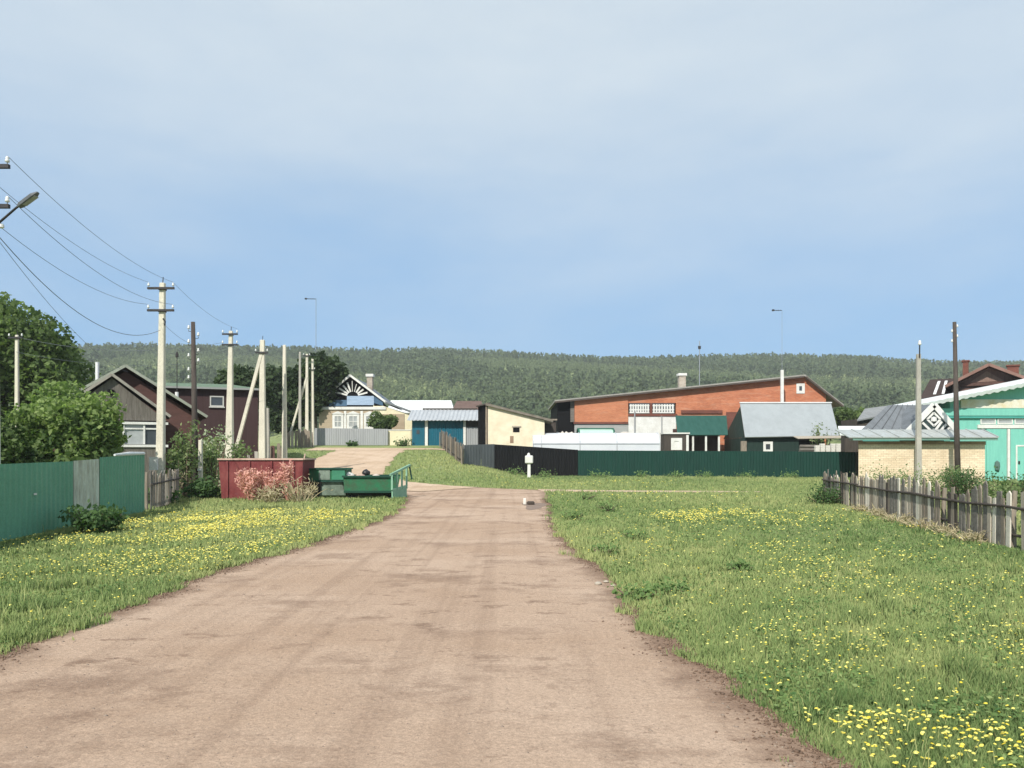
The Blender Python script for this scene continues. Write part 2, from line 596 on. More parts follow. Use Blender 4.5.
def shrub(name, x, y, h, w, m, label, cat='shrub', group=None, n=700, leaf=.06, seed=3, stems=9, spread=1.0, stem_m=None, airy=.35, aspect=1.7, zbase=None):
    """many-stemmed bush: stems fan out from the base, leaves ride along them"""
    r = np.random.default_rng(seed)
    z0 = TZ(x, y) if zbase is None else zbase
    t = thing(name, (x, y, z0), label, cat, group)
    b = MB()
    C = []
    for i in range(stems):
        a = r.uniform(0, 2 * math.pi)
        q = r.uniform(.15, 1) * w / 2 * spread
        hh = h * r.uniform(.62, 1.0)
        tip = np.array([x + math.cos(a) * q, y + math.sin(a) * q, z0 + hh])
        foot = np.array([x + math.cos(a) * q * .25, y + math.sin(a) * q * .25, z0 - .05])
        mid = foot * .45 + tip * .55 + np.array([0, 0, .08 * h])
        b.tube([foot, mid, tip], [.012 + .012 * h, .010 + .006 * h, .004], 5)
        k = n // stems
        u = r.random(k) ** .7
        u = .12 + .9 * u
        pts = foot * ((1 - u) ** 2)[:, None] + mid * (2 * u * (1 - u))[:, None] + tip * (u ** 2)[:, None]
        pts = pts + r.normal(0, 1, (k, 3)) * (airy * w * .28)
        C.append(pts)
    b.build('stems', stem_m or shrubwood, t)
    C = np.concatenate(C)
    C[:, 2] = np.maximum(C[:, 2], z0 + .02)
    V, Fc, ti = leaf_quads(C, leaf * r.uniform(.6, 1.4, len(C)), np.clip(r.normal(.5, .25, len(C)), 0, 1), .1, aspect, r)
    link('leaves', np_mesh('leaves', V, Fc, ti), m, t)
    return t


def blades(P, h, w, tint, r, lean=.45, z=None):
    """grass blades: a bent two-face strip on every point P (n,2)"""
    n = len(P)
    z = T(P[:, 0], P[:, 1]) if z is None else z
    a = r.uniform(0, 2 * np.pi, n)
    fx, fy = np.cos(a), np.sin(a)
    b = r.uniform(0, 2 * np.pi, n)
    ln = h * lean * r.uniform(.2, 1.2, n)
    V = np.empty((n, 5, 3))
    for i, (sx, q, l) in enumerate(((-1, 0, 0), (1, 0, 0), (.7, .6, .35), (-.7, .6, .35), (0, 1, 1))):
        V[:, i, 0] = P[:, 0] + fx * w * .5 * sx + np.cos(b) * ln * l
        V[:, i, 1] = P[:, 1] + fy * w * .5 * sx + np.sin(b) * ln * l
        V[:, i, 2] = z - .01 + h * q
    i0 = np.arange(n)[:, None] * 5
    F1 = i0 + np.array([[0, 1, 2]])
    F2 = i0 + np.array([[0, 2, 3]])
    F3 = i0 + np.array([[3, 2, 4]])
    return V.reshape(-1, 3), np.concatenate([F1, F2, F3]), np.repeat(tint, 5)


# ------------------------------------------------------------------ setting: ground, road, tracks
def grow(a, b, step0, k):
    out, s = [a], step0
    while out[-1] < b:
        out.append(out[-1] + s)
        s *= k
    return out


def make_ground():
    xp = grow(34, 1500, 1.2, 1.14)
    xs = np.array(sorted([-x for x in xp] + list(np.arange(-33, 34, 1.0)) + xp))
    ys = np.array(list(-np.array(grow(22, 900, 1.5, 1.2)))[::-1] + list(np.arange(-21, 92, 1.0)) + grow(92, 1500, 1.2, 1.07))
    X, Y = np.meshgrid(xs, ys)
    Z = T(X, Y)
    V = np.stack([X, Y, Z], -1).reshape(-1, 3)
    nx, ny = len(xs), len(ys)
    i = np.arange(ny - 1)[:, None] * nx + np.arange(nx - 1)[None, :]
    Fc = np.stack([i, i + 1, i + nx + 1, i + nx], -1).reshape(-1, 4)
    m, nt, b = _new('grass_ground')
    v = coords(nt)
    big = noise(nt, v, .18, 4)
    c = ramp(nt, big, [(.35, (.20, .255, .10)), (.65, (.29, .335, .145))])
    mid = noise(nt, v, 1.6, 6, .7)
    c = mix(nt, ramp(nt, mid, [(.5, 0.0), (.72, .55)]), c, (.27, .28, .13))
    fine = noise(nt, v, 22, 4, .75)
    c = mix(nt, 1, c, ramp(nt, fine, [(.3, .62), (.7, 1.25)]), 'MULTIPLY')
    nt.links.new(c, b.inputs['Base Color'])
    b.inputs['Roughness'].default_value = .95
    b.inputs['Specular IOR Level'].default_value = .1
    bump(nt, b, fine, .8, .05)
    o = link('ground', np_mesh('ground', V, Fc, None, True), m)
    tag(o, kind='structure')


def dirt(name, col, dark, light, damp):
    m, nt, b = _new(name)
    uv = N(nt, 'ShaderNodeUVMap')
    sep = N(nt, 'ShaderNodeSeparateXYZ')
    nt.links.new(uv.outputs[0], sep.inputs[0])
    v = coords(nt, (.8, 1, 1))
    v2 = coords(nt, (1, 1, 1))
    n1 = noise(nt, v, .30, 6, .62)
    c = mix(nt, ramp(nt, n1, [(.40, 0.0), (.62, 1.0)]), col, light)
    nr = noise(nt, coords(nt, (2.6, .05, 1)), 1.0, 5, .6)          # faint wheel ruts along the road
    c = mix(nt, ramp(nt, nr, [(.50, 0.0), (.70, .38)]), c, dark)
    n2 = noise(nt, v, .62, 10, .72)
    c = mix(nt, ramp(nt, n2, [(.525, 0.0), (.62, .55)]), c, dark)
    n2b = noise(nt, coords(nt, (.8, 1.25, 1)), 1.9, 11, .74)
    zone = ramp(nt, noise(nt, coords(nt, (1, 1, 1), (0, 0, .4)), .33, 3), [(.40, .30), (.58, 1.0)])
    c = mix(nt, mix(nt, 1, zone, ramp(nt, n2b, [(.565, 0.0), (.59, .55), (.66, .9)]), 'MULTIPLY'), c, dark)
    n2c = noise(nt, coords(nt, (.9, 1.1, 1), (0, 0, .6)), 6.5, 9, .74)
    c = mix(nt, ramp(nt, n2c, [(.60, 0.0), (.66, .45)]), c, dark)
    n2d = noise(nt, coords(nt, (1, 1, 1), (0, 0, 1.1)), 9.0, 9, .74)
    c = mix(nt, ramp(nt, n2d, [(.60, 0.0), (.68, .5)]), c, light)
    # damp darker margin with a wandering edge
    ed = N(nt, 'ShaderNodeMath', operation='ADD')
    nz = N(nt, 'ShaderNodeMath', operation='MULTIPLY_ADD')
    nt.links.new(noise(nt, v2, 1.1, 6, .7), nz.inputs[0])
    nz.inputs[1].default_value = .30
    nz.inputs[2].default_value = -.15
    nt.links.new(sep.outputs['X'], ed.inputs[0])
    nt.links.new(nz.outputs[0], ed.inputs[1])
    c = mix(nt, ramp(nt, ed.outputs[0], [(-.02, damp), (.075, 0.0)]), c, dark)
    fine = noise(nt, v2, 26, 6, .8)
    c = mix(nt, 1, c, ramp(nt, fine, [(.3, .74), (.72, 1.24)]), 'MULTIPLY')
    vf = noise(nt, v2, 110, 3, .8)
    c = mix(nt, 1, c, ramp(nt, vf, [(.3, .74), (.7, 1.26)]), 'MULTIPLY')
    nt.links.new(c, b.inputs['Base Color'])
    b.inputs['Roughness'].default_value = .93
    b.inputs['Specular IOR Level'].default_value = .15
    h = N(nt, 'ShaderNodeMath', operation='MULTIPLY_ADD')
    nt.links.new(n2b, h.inputs[0])
    h.inputs[1].default_value = 1.5
    nt.links.new(fine, h.inputs[2])
    bump(nt, b, h.outputs[0], .55, .035)
    return m


def ribbon(name, Lp, Rp, m, dz, step=.35, amp=.16, seed=5, ncol=14, f1=1.3):
    """road surface between two plan polylines with ragged edges"""
    r = np.random.default_rng(seed)

    def res(P, n):
        P = np.array(P, float)
        s = np.concatenate([[0], np.cumsum(np.linalg.norm(np.diff(P, axis=0), axis=1))])
        t = np.linspace(0, s[-1], n)
        x, y = np.interp(t, s, P[:, 0]), np.interp(t, s, P[:, 1])
        k = 9
        ker = np.ones(k) / k
        x = np.convolve(np.pad(x, (k // 2,) * 2, mode='reflect', reflect_type='odd'), ker, 'valid')
        y = np.convolve(np.pad(y, (k // 2,) * 2, mode='reflect', reflect_type='odd'), ker, 'valid')
        return np.stack([x, y], 1)
    length = sum(math.dist(Lp[i], Lp[i + 1]) for i in range(len(Lp) - 1))
    n = max(8, int(length / step))
    A, B = res(Lp, n), res(Rp, n)

    def wob(sd):
        rr = np.random.default_rng(sd)
        t = np.arange(n) * step
        o = np.zeros(n)
        for f, a in ((f1 * .35, .9), (f1, .6), (f1 * 2.7, .42), (f1 * 5.5, .30)):
            o += a * np.sin(t * f + rr.uniform(0, 6)) * (.6 + .4 * np.sin(t * f * .37 + rr.uniform(0, 6)))
        return o * amp
    D = B - A
    D /= np.linalg.norm(D, axis=1)[:, None] + 1e-9
    A = A + D * wob(seed)[:, None]
    B = B + D * wob(seed + 1)[:, None]
    u = np.linspace(0, 1, ncol)
    G = A[:, None, :] * (1 - u)[None, :, None] + B[:, None, :] * u[None, :, None]
    X, Y = G[..., 0], G[..., 1]
    Z = T(X, Y) + dz
    V = np.stack([X, Y, Z], -1).reshape(-1, 3)
    i = np.arange(n - 1)[:, None] * ncol + np.arange(ncol - 1)[None, :]
    Fc = np.stack([i, i + 1, i + ncol + 1, i + ncol], -1).reshape(-1, 4)
    me = np_mesh(name, V, Fc, None, True)
    W = np.linalg.norm(B - A, axis=1)
    e = np.minimum(u[None, :], 1 - u[None, :]) * np.ones((n, 1))
    uvv = np.stack([e, np.zeros_like(e)], -1).reshape(-1, 2)
    lay = me.uv_layers.new(name='UVMap')
    lay.data.foreach_set('uv', uvv[Fc.ravel()].astype(np.float32).ravel())
    o = link(name, me, m)
    tag(o, kind='structure')
    ROADS.append((A, B))
    return o


ROADS = []
make_ground()
road_m = dirt('packed_dirt', (.425, .300, .215), (.215, .140, .098), (.51, .378, .285), .9)
sand_m = dirt('pale_sand', (.52, .385, .27), (.40, .28, .19), (.60, .46, .34), .4)
ROAD_L = [(-4.6, -14), (-4.6, 2), (-4.45, 6.55), (-4.35, 10.7), (-3.80, 15.8), (-3.45, 20.7), (-3.7, 25.8), (-4.05, 29.8), (-4.6, 33.5), (-6.2, 36.5), (-7.6, 38.0)]
ROAD_R = [(2.2, -14), (2.1, 2), (1.90, 4.3), (1.76, 5.3), (1.57, 7.0), (1.42, 8.3), (1.38, 9.95), (1.10, 15.8), (1.18, 22), (1.32, 29.8), (1.7, 35.5), (1.3, 38.6), (-2.5, 40.6)]
ribbon('dirt_road', ROAD_L, ROAD_R, road_m, .004, seed=5, step=.18, ncol=20, amp=.085)
ribbon('sand_track', [(-4.2, 36.2), (-8.8, 38.8), (-12.2, 42.5), (-13.6, 48), (-14.4, 57), (-14.9, 67.5)],
       [(-1.5, 40.2), (-5.2, 41.6), (-7.2, 45), (-8.0, 50), (-8.6, 57), (-9.3, 67.5)], sand_m, .022, seed=8, amp=.22)
ribbon('foot_path', [(1.2, 39.4), (4, 37.9), (8, 37.3), (11.5, 36.8)], [(1.4, 36.6), (4, 36.0), (8, 35.6), (11.5, 35.8)], sand_m, .010, seed=12, amp=.10, ncol=6)
ribbon('side_track', [(-17.5, 70.5), (-12, 70.2), (-5.8, 69.6)], [(-17.5, 66.8), (-12, 66.6), (-5.8, 68.4)], sand_m, .030, seed=15, amp=.15, ncol=8)

# damp pot hole with a shallow dark puddle
b = MB()
for k in range(28):
    a = 2 * math.pi * k / 28
    rr = 1 + .22 * math.sin(3 * a + 1) + .12 * math.sin(5 * a)
    b.v.append((.72 + math.cos(a) * .36 * rr, 26.6 + math.sin(a) * 2.0 * rr, .0085))
b.f.append(tuple(range(28)))
mud, mnt, mb = _new('wet_mud')
cc = mix(mnt, noise(mnt, coords(mnt), 3, 5), (.17, .12, .09), (.27, .195, .15))
mnt.links.new(cc, mb.inputs['Base Color'])
mb.inputs['Roughness'].default_value = .85
tag(b.build('puddle', mud), kind='structure')


def inside_road(P, margin=0.0):
    out = np.zeros(len(P), bool)
    for A, B in ROADS:
        poly = np.concatenate([A, B[::-1]])
        c = np.zeros(len(P), bool)
        x, y = P[:, 0], P[:, 1]
        lo, hi = poly.min(0), poly.max(0)
        sel = (x > lo[0]) & (x < hi[0]) & (y > lo[1]) & (y < hi[1])
        xs, ys = x[sel], y[sel]
        cs = np.zeros(len(xs), bool)
        j = len(poly) - 1
        for i in range(len(poly)):
            xi, yi = poly[i]
            xj, yj = poly[j]
            if yi != yj:
                cs ^= ((yi > ys) != (yj > ys)) & (xs < (xj - xi) * (ys - yi) / (yj - yi) + xi)
            j = i
        c[sel] = cs
        out |= c
    return out


def vnoise(P, s, seed=0):
    """smooth pseudo noise in the plane, about 0..1"""
    r = np.random.default_rng(seed)
    o = np.zeros(len(P))
    for k in range(6):
        a = r.uniform(0, 6.28)
        f = s * r.uniform(.6, 1.9)
        o += np.sin((P[:, 0] * math.cos(a) + P[:, 1] * math.sin(a)) * f + r.uniform(0, 6.28))
    return .5 + o / 6


# ------------------------------------------------------------------ grass and dandelions (nobody could count them)
def make_grass():
    r = np.random.default_rng(21)
    n = 1150000
    Y = 3.3 * (70 / 3.3) ** r.random(n)
    X = Y * np.where(r.random(n) < .86, r.uniform(-.78, .78, n), r.uniform(-1.5, 1.5, n))
    P = np.stack([X, Y], 1)
    keep = (X > -18) & (X < 26) | (Y > 34)
    keep &= r.random(n) < np.where(Y < 30, 1, .75)
    # tufts creep in over the road margin
    P[:, 0] += 0
    q = P.copy()
    q[:, 0] += np.where(q[:, 0] < -1.4, -1, 1) * (np.clip(vnoise(P, 2.3, 14) - .6, 0, 1) * .40 + np.clip(vnoise(P, 9, 17) - .45, 0, 1) * .26 + np.abs(r.normal(0, .035, len(P))))
    keep &= ~inside_road(np.where((Y < 36)[:, None], q, P))
    P = P[keep]
    d = P[:, 1]
    t = vnoise(P, .42, 3)
    t2 = vnoise(P, 2.2, 4)
    t3 = vnoise(P, 7.5, 5)
    clump = np.clip((t3 - .5) * 3.2, 0, 1) * np.clip((t2 - .40) * 3, 0, 1)
    h = np.clip((.045 + .04 * t + .075 * clump) * r.uniform(.45, 1.35, len(P)) * (1 + d * .005), .018, .2)
    stalk = r.random(len(P)) < .012
    h = np.where(stalk, h * 1.9, h)
    w = np.clip(.0036 + d * .00082, .004, .05) * r.uniform(.7, 1.4, len(P)) * np.where(stalk, .6, 1)
    lush = np.exp(-(((P[:, 0] - 3.0) / 2.4) ** 2 + ((P[:, 1] - 5.25) / .75) ** 2)) + .8 * np.exp(-(((P[:, 0] + 5.6) / 2.2) ** 2 + ((P[:, 1] - 9.0) / 1.6) ** 2)) + .7 * np.exp(-(((P[:, 0] - 8.2) / 1.2) ** 2 + ((P[:, 1] - 16) / 5) ** 2))
    tint = .60 + .42 * (t - .5) + .34 * (t2 - .5) - .30 * clump - .20 * lush + .10 * np.exp(-((P[:, 1] - 17) / 9) ** 2)
    tint = np.clip(tint + r.normal(0, .13, len(P)), 0, 1)
    tint = np.where(stalk, 1.0, tint)
    V, Fc, ti = blades(P, h, w, tint, r)
    o = link('grass', np_mesh('grass', V, Fc, ti), L_grass)
    tag(o, 'fresh green grass covering both verges of the dirt road', 'grass', kind='stuff')
    # broad low leaves of clover and dandelion between the blades
    n = 120000
    Y = 3.4 * (34 / 3.4) ** r.random(n)
    P = np.stack([Y * r.uniform(-.75, .75, n), Y], 1)
    cl = vnoise(P, 4.2, 8)
    P = P[(cl > .5) & ~inside_road(P) & (P[:, 0] > -11) & (P[:, 0] < 14)]
    P = P[:60000]
    n = len(P)
    z = T(P[:, 0], P[:, 1]) + r.uniform(.015, .065, n)
    sz = r.uniform(.010, .024, n) * (1 + P[:, 1] * .035)
    V, Fc, ti = leaf_quads(np.stack([P[:, 0], P[:, 1], z], 1), sz, np.clip(r.normal(.5, .28, n), 0, 1), .65, 1.9, r)
    o = link('clover_leaves', np_mesh('clover_leaves', V, Fc, ti), L_leaf)
    tag(o, 'broad low clover and dandelion leaves among the grass', 'ground cover', kind='stuff')


def make_soil():  # soil lumps whose dark tone also stands in for shade under the grass lip
    """crumbs of dark soil along both broken edges of the road"""
    r = np.random.default_rng(45)
    A, B = ROADS[0]
    C = []
    for E, sg in ((A, 1), (B, -1)):
        m = (E[:, 1] > 3) & (E[:, 1] < 31)
        E = E[m]
        k = 9000
        u = r.random(k) ** 1.5 * (len(E) - 1.01)
        i = u.astype(int)
        f = (u - i)[:, None]
        p = E[i] * (1 - f) + E[i + 1] * f
        off = sg * (np.abs(r.normal(0, .10, k)) - .03) * (.4 + 1.6 * vnoise(p, 1.6, 15))
        p[:, 0] += off
        C.append(p)
    P = np.concatenate(C)
    n = len(P)
    s_ = r.uniform(.004, .013, n) * np.where(r.random(n) < .05, 1.9, 1)
    oc = np.array([(1, 0, 0), (0, 1, 0), (-1, 0, 0), (0, -1, 0), (0, 0, .75), (0, 0, -.5)], float)
    V = oc[None] * s_[:, None, None] * r.uniform(.5, 1.5, (n, 6, 3)) + np.stack([P[:, 0], P[:, 1], np.full(n, .006)], -1)[:, None]
    tf = np.array([(0, 1, 4), (1, 2, 4), (2, 3, 4), (3, 0, 4), (1, 0, 5), (2, 1, 5), (3, 2, 5), (0, 3, 5)])
    Fc = (np.arange(n)[:, None, None] * 6 + tf[None]).reshape(-1, 3)
    o = link('soil_crumbs', np_mesh('soil_crumbs', V.reshape(-1, 3), Fc, np.repeat(np.clip(r.normal(.45, .3, n), 0, 1), 6)), L_soil)
    tag(o, 'dark soil crumbs along the broken edges of the dirt road', 'soil', kind='stuff')


def flowers_at():
    r = np.random.default_rng(31)
    S = []

    def ell(cx, cy, rx, ry, n):
        a = r.normal(size=(n, 2)) * .5
        S.append(np.stack([cx + a[:, 0] * rx, cy + a[:, 1] * ry], 1))
    ell(-5.6, 14.0, 2.2, 4.2, 1700)
    ell(-7.2, 18.2, 2.6, 4.5, 3400)
    ell(-6.0, 21.0, 3.0, 2.4, 1200)
    ell(-4.9, 11.5, 1.0, 1.6, 260)
    ell(5.2, 20.5, 1.8, 2.6, 800)
    ell(6.8, 21.0, 2.6, 3.0, 500)
    ell(2.9, 4.5, 1.6, .34, 230)
    ell(2.15, 4.85, .8, .16, 90)
    ell(4.0, 6.9, 2.4, 1.5, 1000)
    ell(4.9, 9.0, 2.4, 3.6, 900)
    ell(2.4, 7.6, .5, .8, 60)
    ell(4.0, 13.5, 3.0, 3.2, 420)
    ell(6, 33, 5, 5, 300)
    ell(6, 48, 9, 6, 500)
    k = 2600
    Y = 4 * (45 / 4) ** r.random(k)
    S.append(np.stack([Y * r.uniform(-.65, .65, k), Y], 1))
    P = np.concatenate(S)
    far = P[P[:, 1] > 6.2]
    far = far[r.random(len(far)) < np.where(far[:, 1] > 24, .3, .62)]
    near = P[P[:, 1] <= 6.2]
    P = np.concatenate([far, far[::2] + r.normal(0, .2, far[::2].shape), near, near[::2] + r.normal(0, .06, near[::2].shape)])
    ok = ~inside_road(P) & (P[:, 1] > 3.4) & ((P[:, 0] > 0) | (P[:, 0] > -9.9))
    t = vnoise(P, 1.7, 9)
    ok &= r.random(len(P)) < np.clip(t * 1.7 - .2, .1, 1)
    ok &= P[:, 0] < 10.2
    return P[ok]


def make_flowers():
    r = np.random.default_rng(33)
    P = flowers_at()
    n = len(P)
    d = P[:, 1]
    z = T(P[:, 0], P[:, 1]) + r.uniform(.05, .115, n) + np.clip(d * .0016, 0, .05)
    rad = r.uniform(.0058, .0115, n) * np.where(d < 5.3, 1.3, 1) + np.clip(d - 5, 0, 25) * .00075
    k = 8
    a = np.arange(k) / k * 2 * np.pi
    V = np.empty((n, 2 * k + 1, 3))
    tx, ty = r.normal(0, .22, n), r.normal(-.12, .22, n)
    for ring, (q, zz) in enumerate(((1.0, 0.0), (.62, .45))):
        jag = 1 + .12 * np.cos(a * 4)[None, :]
        cx = np.cos(a)[None, :] * rad[:, None] * q * jag
        cy = np.sin(a)[None, :] * rad[:, None] * q * jag
        V[:, ring * k:(ring + 1) * k, 0] = P[:, :1] + cx
        V[:, ring * k:(ring + 1) * k, 1] = P[:, 1:] + cy
        V[:, ring * k:(ring + 1) * k, 2] = z[:, None] + rad[:, None] * zz + tx[:, None] * cx + ty[:, None] * cy
    V[:, 2 * k, 0], V[:, 2 * k, 1], V[:, 2 * k, 2] = P[:, 0], P[:, 1], z + rad * .55
    i0 = np.arange(n)[:, None, None] * (2 * k + 1)
    j = np.arange(k)
    j2 = (j + 1) % k
    F1 = (i0 + np.stack([j, j2, j2 + k], -1)[None]).reshape(-1, 3)
    F2 = (i0 + np.stack([j, j2 + k, j + k], -1)[None]).reshape(-1, 3)
    F3 = (i0 + np.stack([j + k, j2 + k, np.full(k, 2 * k)], -1)[None]).reshape(-1, 3)
    ti = np.repeat(np.clip(r.normal(.5, .3, n) + np.clip(d - 5.5, 0, 1) * .15, 0, 1), 2 * k + 1)
    o = link('dandelions', np_mesh('dandelions', V.reshape(-1, 3), np.concatenate([F1, F2, F3]), ti), L_flower)
    tag(o, 'yellow dandelion heads scattered over the grass verges', 'flowers', kind='stuff')


make_grass()
make_flowers()
make_soil()


def make_gravel():
    r = np.random.default_rng(41)
    n = 5200
    Y = 3.6 * (26 / 3.6) ** r.random(n)
    u = r.random(n)
    X = np.interp(Y, [p[1] for p in ROAD_L], [p[0] for p in ROAD_L]) * (1 - u) + np.interp(Y, [p[1] for p in ROAD_R], [p[0] for p in ROAD_R]) * u
    s = r.uniform(.003, .009, n) * (1 + .7 * (np.abs(u - .5) > .42)) * np.where(r.random(n) < .03, 2.0, 1)
    oc = np.array([(1, 0, 0), (0, 1, 0), (-1, 0, 0), (0, -1, 0), (0, 0, .6), (0, 0, -.5)], float)
    V = oc[None] * s[:, None, None] * r.uniform(.6, 1.4, (n, 6, 3))
    a = r.uniform(0, 6.28, n)
    ca, sa = np.cos(a)[:, None], np.sin(a)[:, None]
    x, y = V[..., 0] * ca - V[..., 1] * sa, V[..., 0] * sa + V[..., 1] * ca
    V = np.stack([x + X[:, None], y + Y[:, None], V[..., 2] + .004], -1)
    tf = np.array([(0, 1, 4), (1, 2, 4), (2, 3, 4), (3, 0, 4), (1, 0, 5), (2, 1, 5), (3, 2, 5), (0, 3, 5)])
    Fc = (np.arange(n)[:, None, None] * 6 + tf[None]).reshape(-1, 3)
    o = link('gravel', np_mesh('gravel', V.reshape(-1, 3), Fc), pm('road_gravel', (.30, .235, .185), (.20, .15, .115), 9, .6, .95))
    tag(o, 'loose pale gravel lying on the dirt road', 'gravel', kind='stuff')


make_gravel()


# ------------------------------------------------------------------ forest on the hill (one mass)
def make_forest():
    r = np.random.default_rng(51)
    n = 26000
    Y = np.sqrt(r.uniform(252 ** 2, 770 ** 2, n))
    X = Y * r.uniform(-.80, .80, n)
    P = np.stack([X, Y], 1)
    t = vnoise(P, .018, 2)
    t2 = vnoise(P, .05, 6)
    young = (t > .57) & (Y > 330)                        # paler, lower regrowth in patches
    con = (r.random(n) < np.where(young, .25, .62))
    H = np.where(young, r.uniform(3.5, 6.5, n), r.uniform(6.5, 12.5, n))
    H *= .82 * np.where((r.random(n) < .04), 1.12, 1)
    W = np.where(con, H * .19, H * .27)
    Z = T(X, Y)
    k = 30
    u = r.random((n, k)) ** .75                            # 0 foot .. 1 tip
    prof = np.where(con[:, None], (1 - u) * 1.1 + .05, np.sqrt(np.clip(1 - (2 * u - .95) ** 2, 0, 1)) + .06)
    a = r.uniform(0, 2 * np.pi, (n, k))
    q = prof * W[:, None] * r.uniform(.55, 1.15, (n, k))
    C = np.stack([X[:, None] + np.cos(a) * q, Y[:, None] + np.sin(a) * q, Z[:, None] + H[:, None] * (.1 + .9 * u)], -1)
    s = (.085 * H + .25)[:, None] * r.uniform(.7, 1.5, (n, k))
    tb = np.where(con, .30, .52) + np.where(young, .34, 0) + .3 * (t2 - .5)
    ti = np.clip(tb[:, None] + r.normal(0, .08, (n, k)) + r.normal(0, .09, (n, 1)), 0, 1)
    V, Fc, tt = leaf_quads(C.reshape(-1, 3), s.reshape(-1), ti.reshape(-1), .25, 1.4, r)
    o = link('forest', np_mesh('forest', V, Fc, tt), L_forest)
    tag(o, 'mixed green forest covering the long hill behind the village', 'forest', kind='stuff')


make_forest()

# ------------------------------------------------------------------ vegetation on the verge beside the street lamp pole
tree('broadleaf_tree', PX(2, 46), 46, PZ(284, 46), 4.5, PZ(375, 46), L_tree, 'tall dense dark green tree rising behind the leafy lilac bush',
     group='village trees', nlobe=34, nleaf=26000, leaf=.21, seed=4, trunk_r=.3, lobe_r=.34)
tree('broadleaf_tree', PX(52, 52), 52, PZ(318, 52), 3.0, PZ(385, 52), L_tree, 'dark tree whose crown slopes down towards the brown gabled house',
     group='village trees', nlobe=20, nleaf=11000, leaf=.21, seed=9, trunk_r=.22, lobe_r=.36)
tree('lilac_bush', PX(68, 27), 27, PZ(380, 27), 2.05, 2.35, L_lilac, 'bright leafy lilac bush overhanging the green steel fence', 'bush',
     nlobe=24, nleaf=13000, leaf=.13, seed=14, trunk_r=.09, lobe_r=.36)
tree('lilac_bush', PX(4, 25), 25, PZ(408, 25), 1.4, 1.9, L_tree, 'darker smaller bush between the lilac and the green fence', 'bush',
     nlobe=12, nleaf=5000, leaf=.12, seed=17, trunk_r=.07, lobe_r=.4)  # takes the darker broadleaf colour
tree('dark_tree', PX(315, 79.5), 79.5, PZ(346, 79.5), 3.5, PZ(384, 79.5), L_black, 'very dark rounded tree beside the blue house with the sunburst gable',
     group='village trees', nlobe=24, nleaf=11000, leaf=.34, seed=22, trunk_r=.25, lobe_r=.36)
tree('dark_tree', PX(288, 90), 90, PZ(356, 90), 3.2, PZ(400, 90), L_black, 'dark tree standing behind the plain concrete post and short plank fence',
     group='village trees', nlobe=16, nleaf=7000, leaf=.34, seed=26, trunk_r=.22, lobe_r=.4)
tree('dark_tree', PX(240, 66), 66, PZ(356, 66), 2.9, PZ(400, 66), L_black, 'dark tree rising just behind the maroon barn',
     group='village trees', nlobe=16, nleaf=8000, leaf=.27, seed=29, trunk_r=.22, lobe_r=.4)
tree('garden_bush', PX(380, 76.4), 76.4, PZ(411, 76.4), 1.75, PZ(423, 76.4), L_tree, 'dark rounded bush hiding the wall of the blue house', 'bush',
     nlobe=12, nleaf=3000, leaf=.2, seed=32, trunk_r=.06, lobe_r=.42)
for i, (px, y, h, w, lab) in enumerate([(402, 73.2, .5, 1.6, 'low weeds along the foot of the cream garden wall'),
                                        (352, 73.0, .35, 1.2, 'low weeds along the foot of the light grey steel fence')]):
    shrub('weed_clump', PX(px, y), y, h, w, L_dkweed, lab, 'weeds', n=260, leaf=.12, seed=60 + i, stems=8)
# saplings and shrubs round the wood pole and the red bin
for i, (px, y, h, w, m, lab) in enumerate([
        (186, 31.5, 3.0, 1.1, L_shrub, 'feathery tall sapling growing between the twin crossarm pole and the dark wood pole'),
        (173, 30.2, 1.9, .9, L_shrub, 'lower feathery sapling growing beside the foot of the twin crossarm pole'),
        (208, 33.2, 2.5, 1.0, L_shrub, 'feathery sapling growing just behind the short white post'),
        (214, 36.0, 2.9, 1.5, L_blossom, 'pale flowering shrub behind the red bin and the short white post'),
        (238, 36.5, 2.4, 1.2, L_shrub, 'green sapling at the foot of the crossarm pole with the leaning brace behind it')]):
    shrub('sapling', PX(px, y), y, h, w, m, lab, 'sapling', 'saplings round the wood pole', n=900, leaf=.085, seed=70 + i, stems=13, airy=.36)
shrub('bush', PX(206, 30.6), 30.6, .55, 1.5, L_dkweed, 'dark low bush at the corner of the red bin', 'bush', n=1400, leaf=.10, seed=81, stems=16)
shrub('rosy_shrub', PX(254, 28.9), 28.9, 1.15, 1.95, L_pink, 'rosy pink twiggy shrub in front of the red bin', 'shrub', n=2300, leaf=.045, seed=83, stems=40, stem_m=pm('rosy_twigs', (.42, .2, .16), (.3, .14, .1)), airy=.14, aspect=3.6)
shrub('rosy_shrub', PX(289, 29.0), 29.0, 1.45, .6, L_pink, 'narrow rosy twig clump at the corner of the red bin', 'shrub', n=420, leaf=.05, seed=84, stems=10, stem_m=MATS['rosy_twigs'], airy=.3, aspect=3.2)
r_ = np.random.default_rng(90)
for i, (px, y, h, w, lab) in enumerate([(300, 28.2, .8, 2.2, 'pale dry grass tuft between the red bin and the green dumpster'),
                                        (270, 27.6, .6, 2.0, 'pale dry grass tuft in front of the rosy shrub'),
                                        (172, 30.9, 1.0, 1.1, 'dry straw tuft at the foot of the tallest sapling')]):
    shrub('dry_tuft', PX(px, y), y, h, w, L_dry, lab, 'dry grass', n=300, leaf=.03, seed=91 + i, stems=26, stem_m=pm('straw', (.45, .38, .24), (.33, .27, .16)), airy=.18, aspect=6)
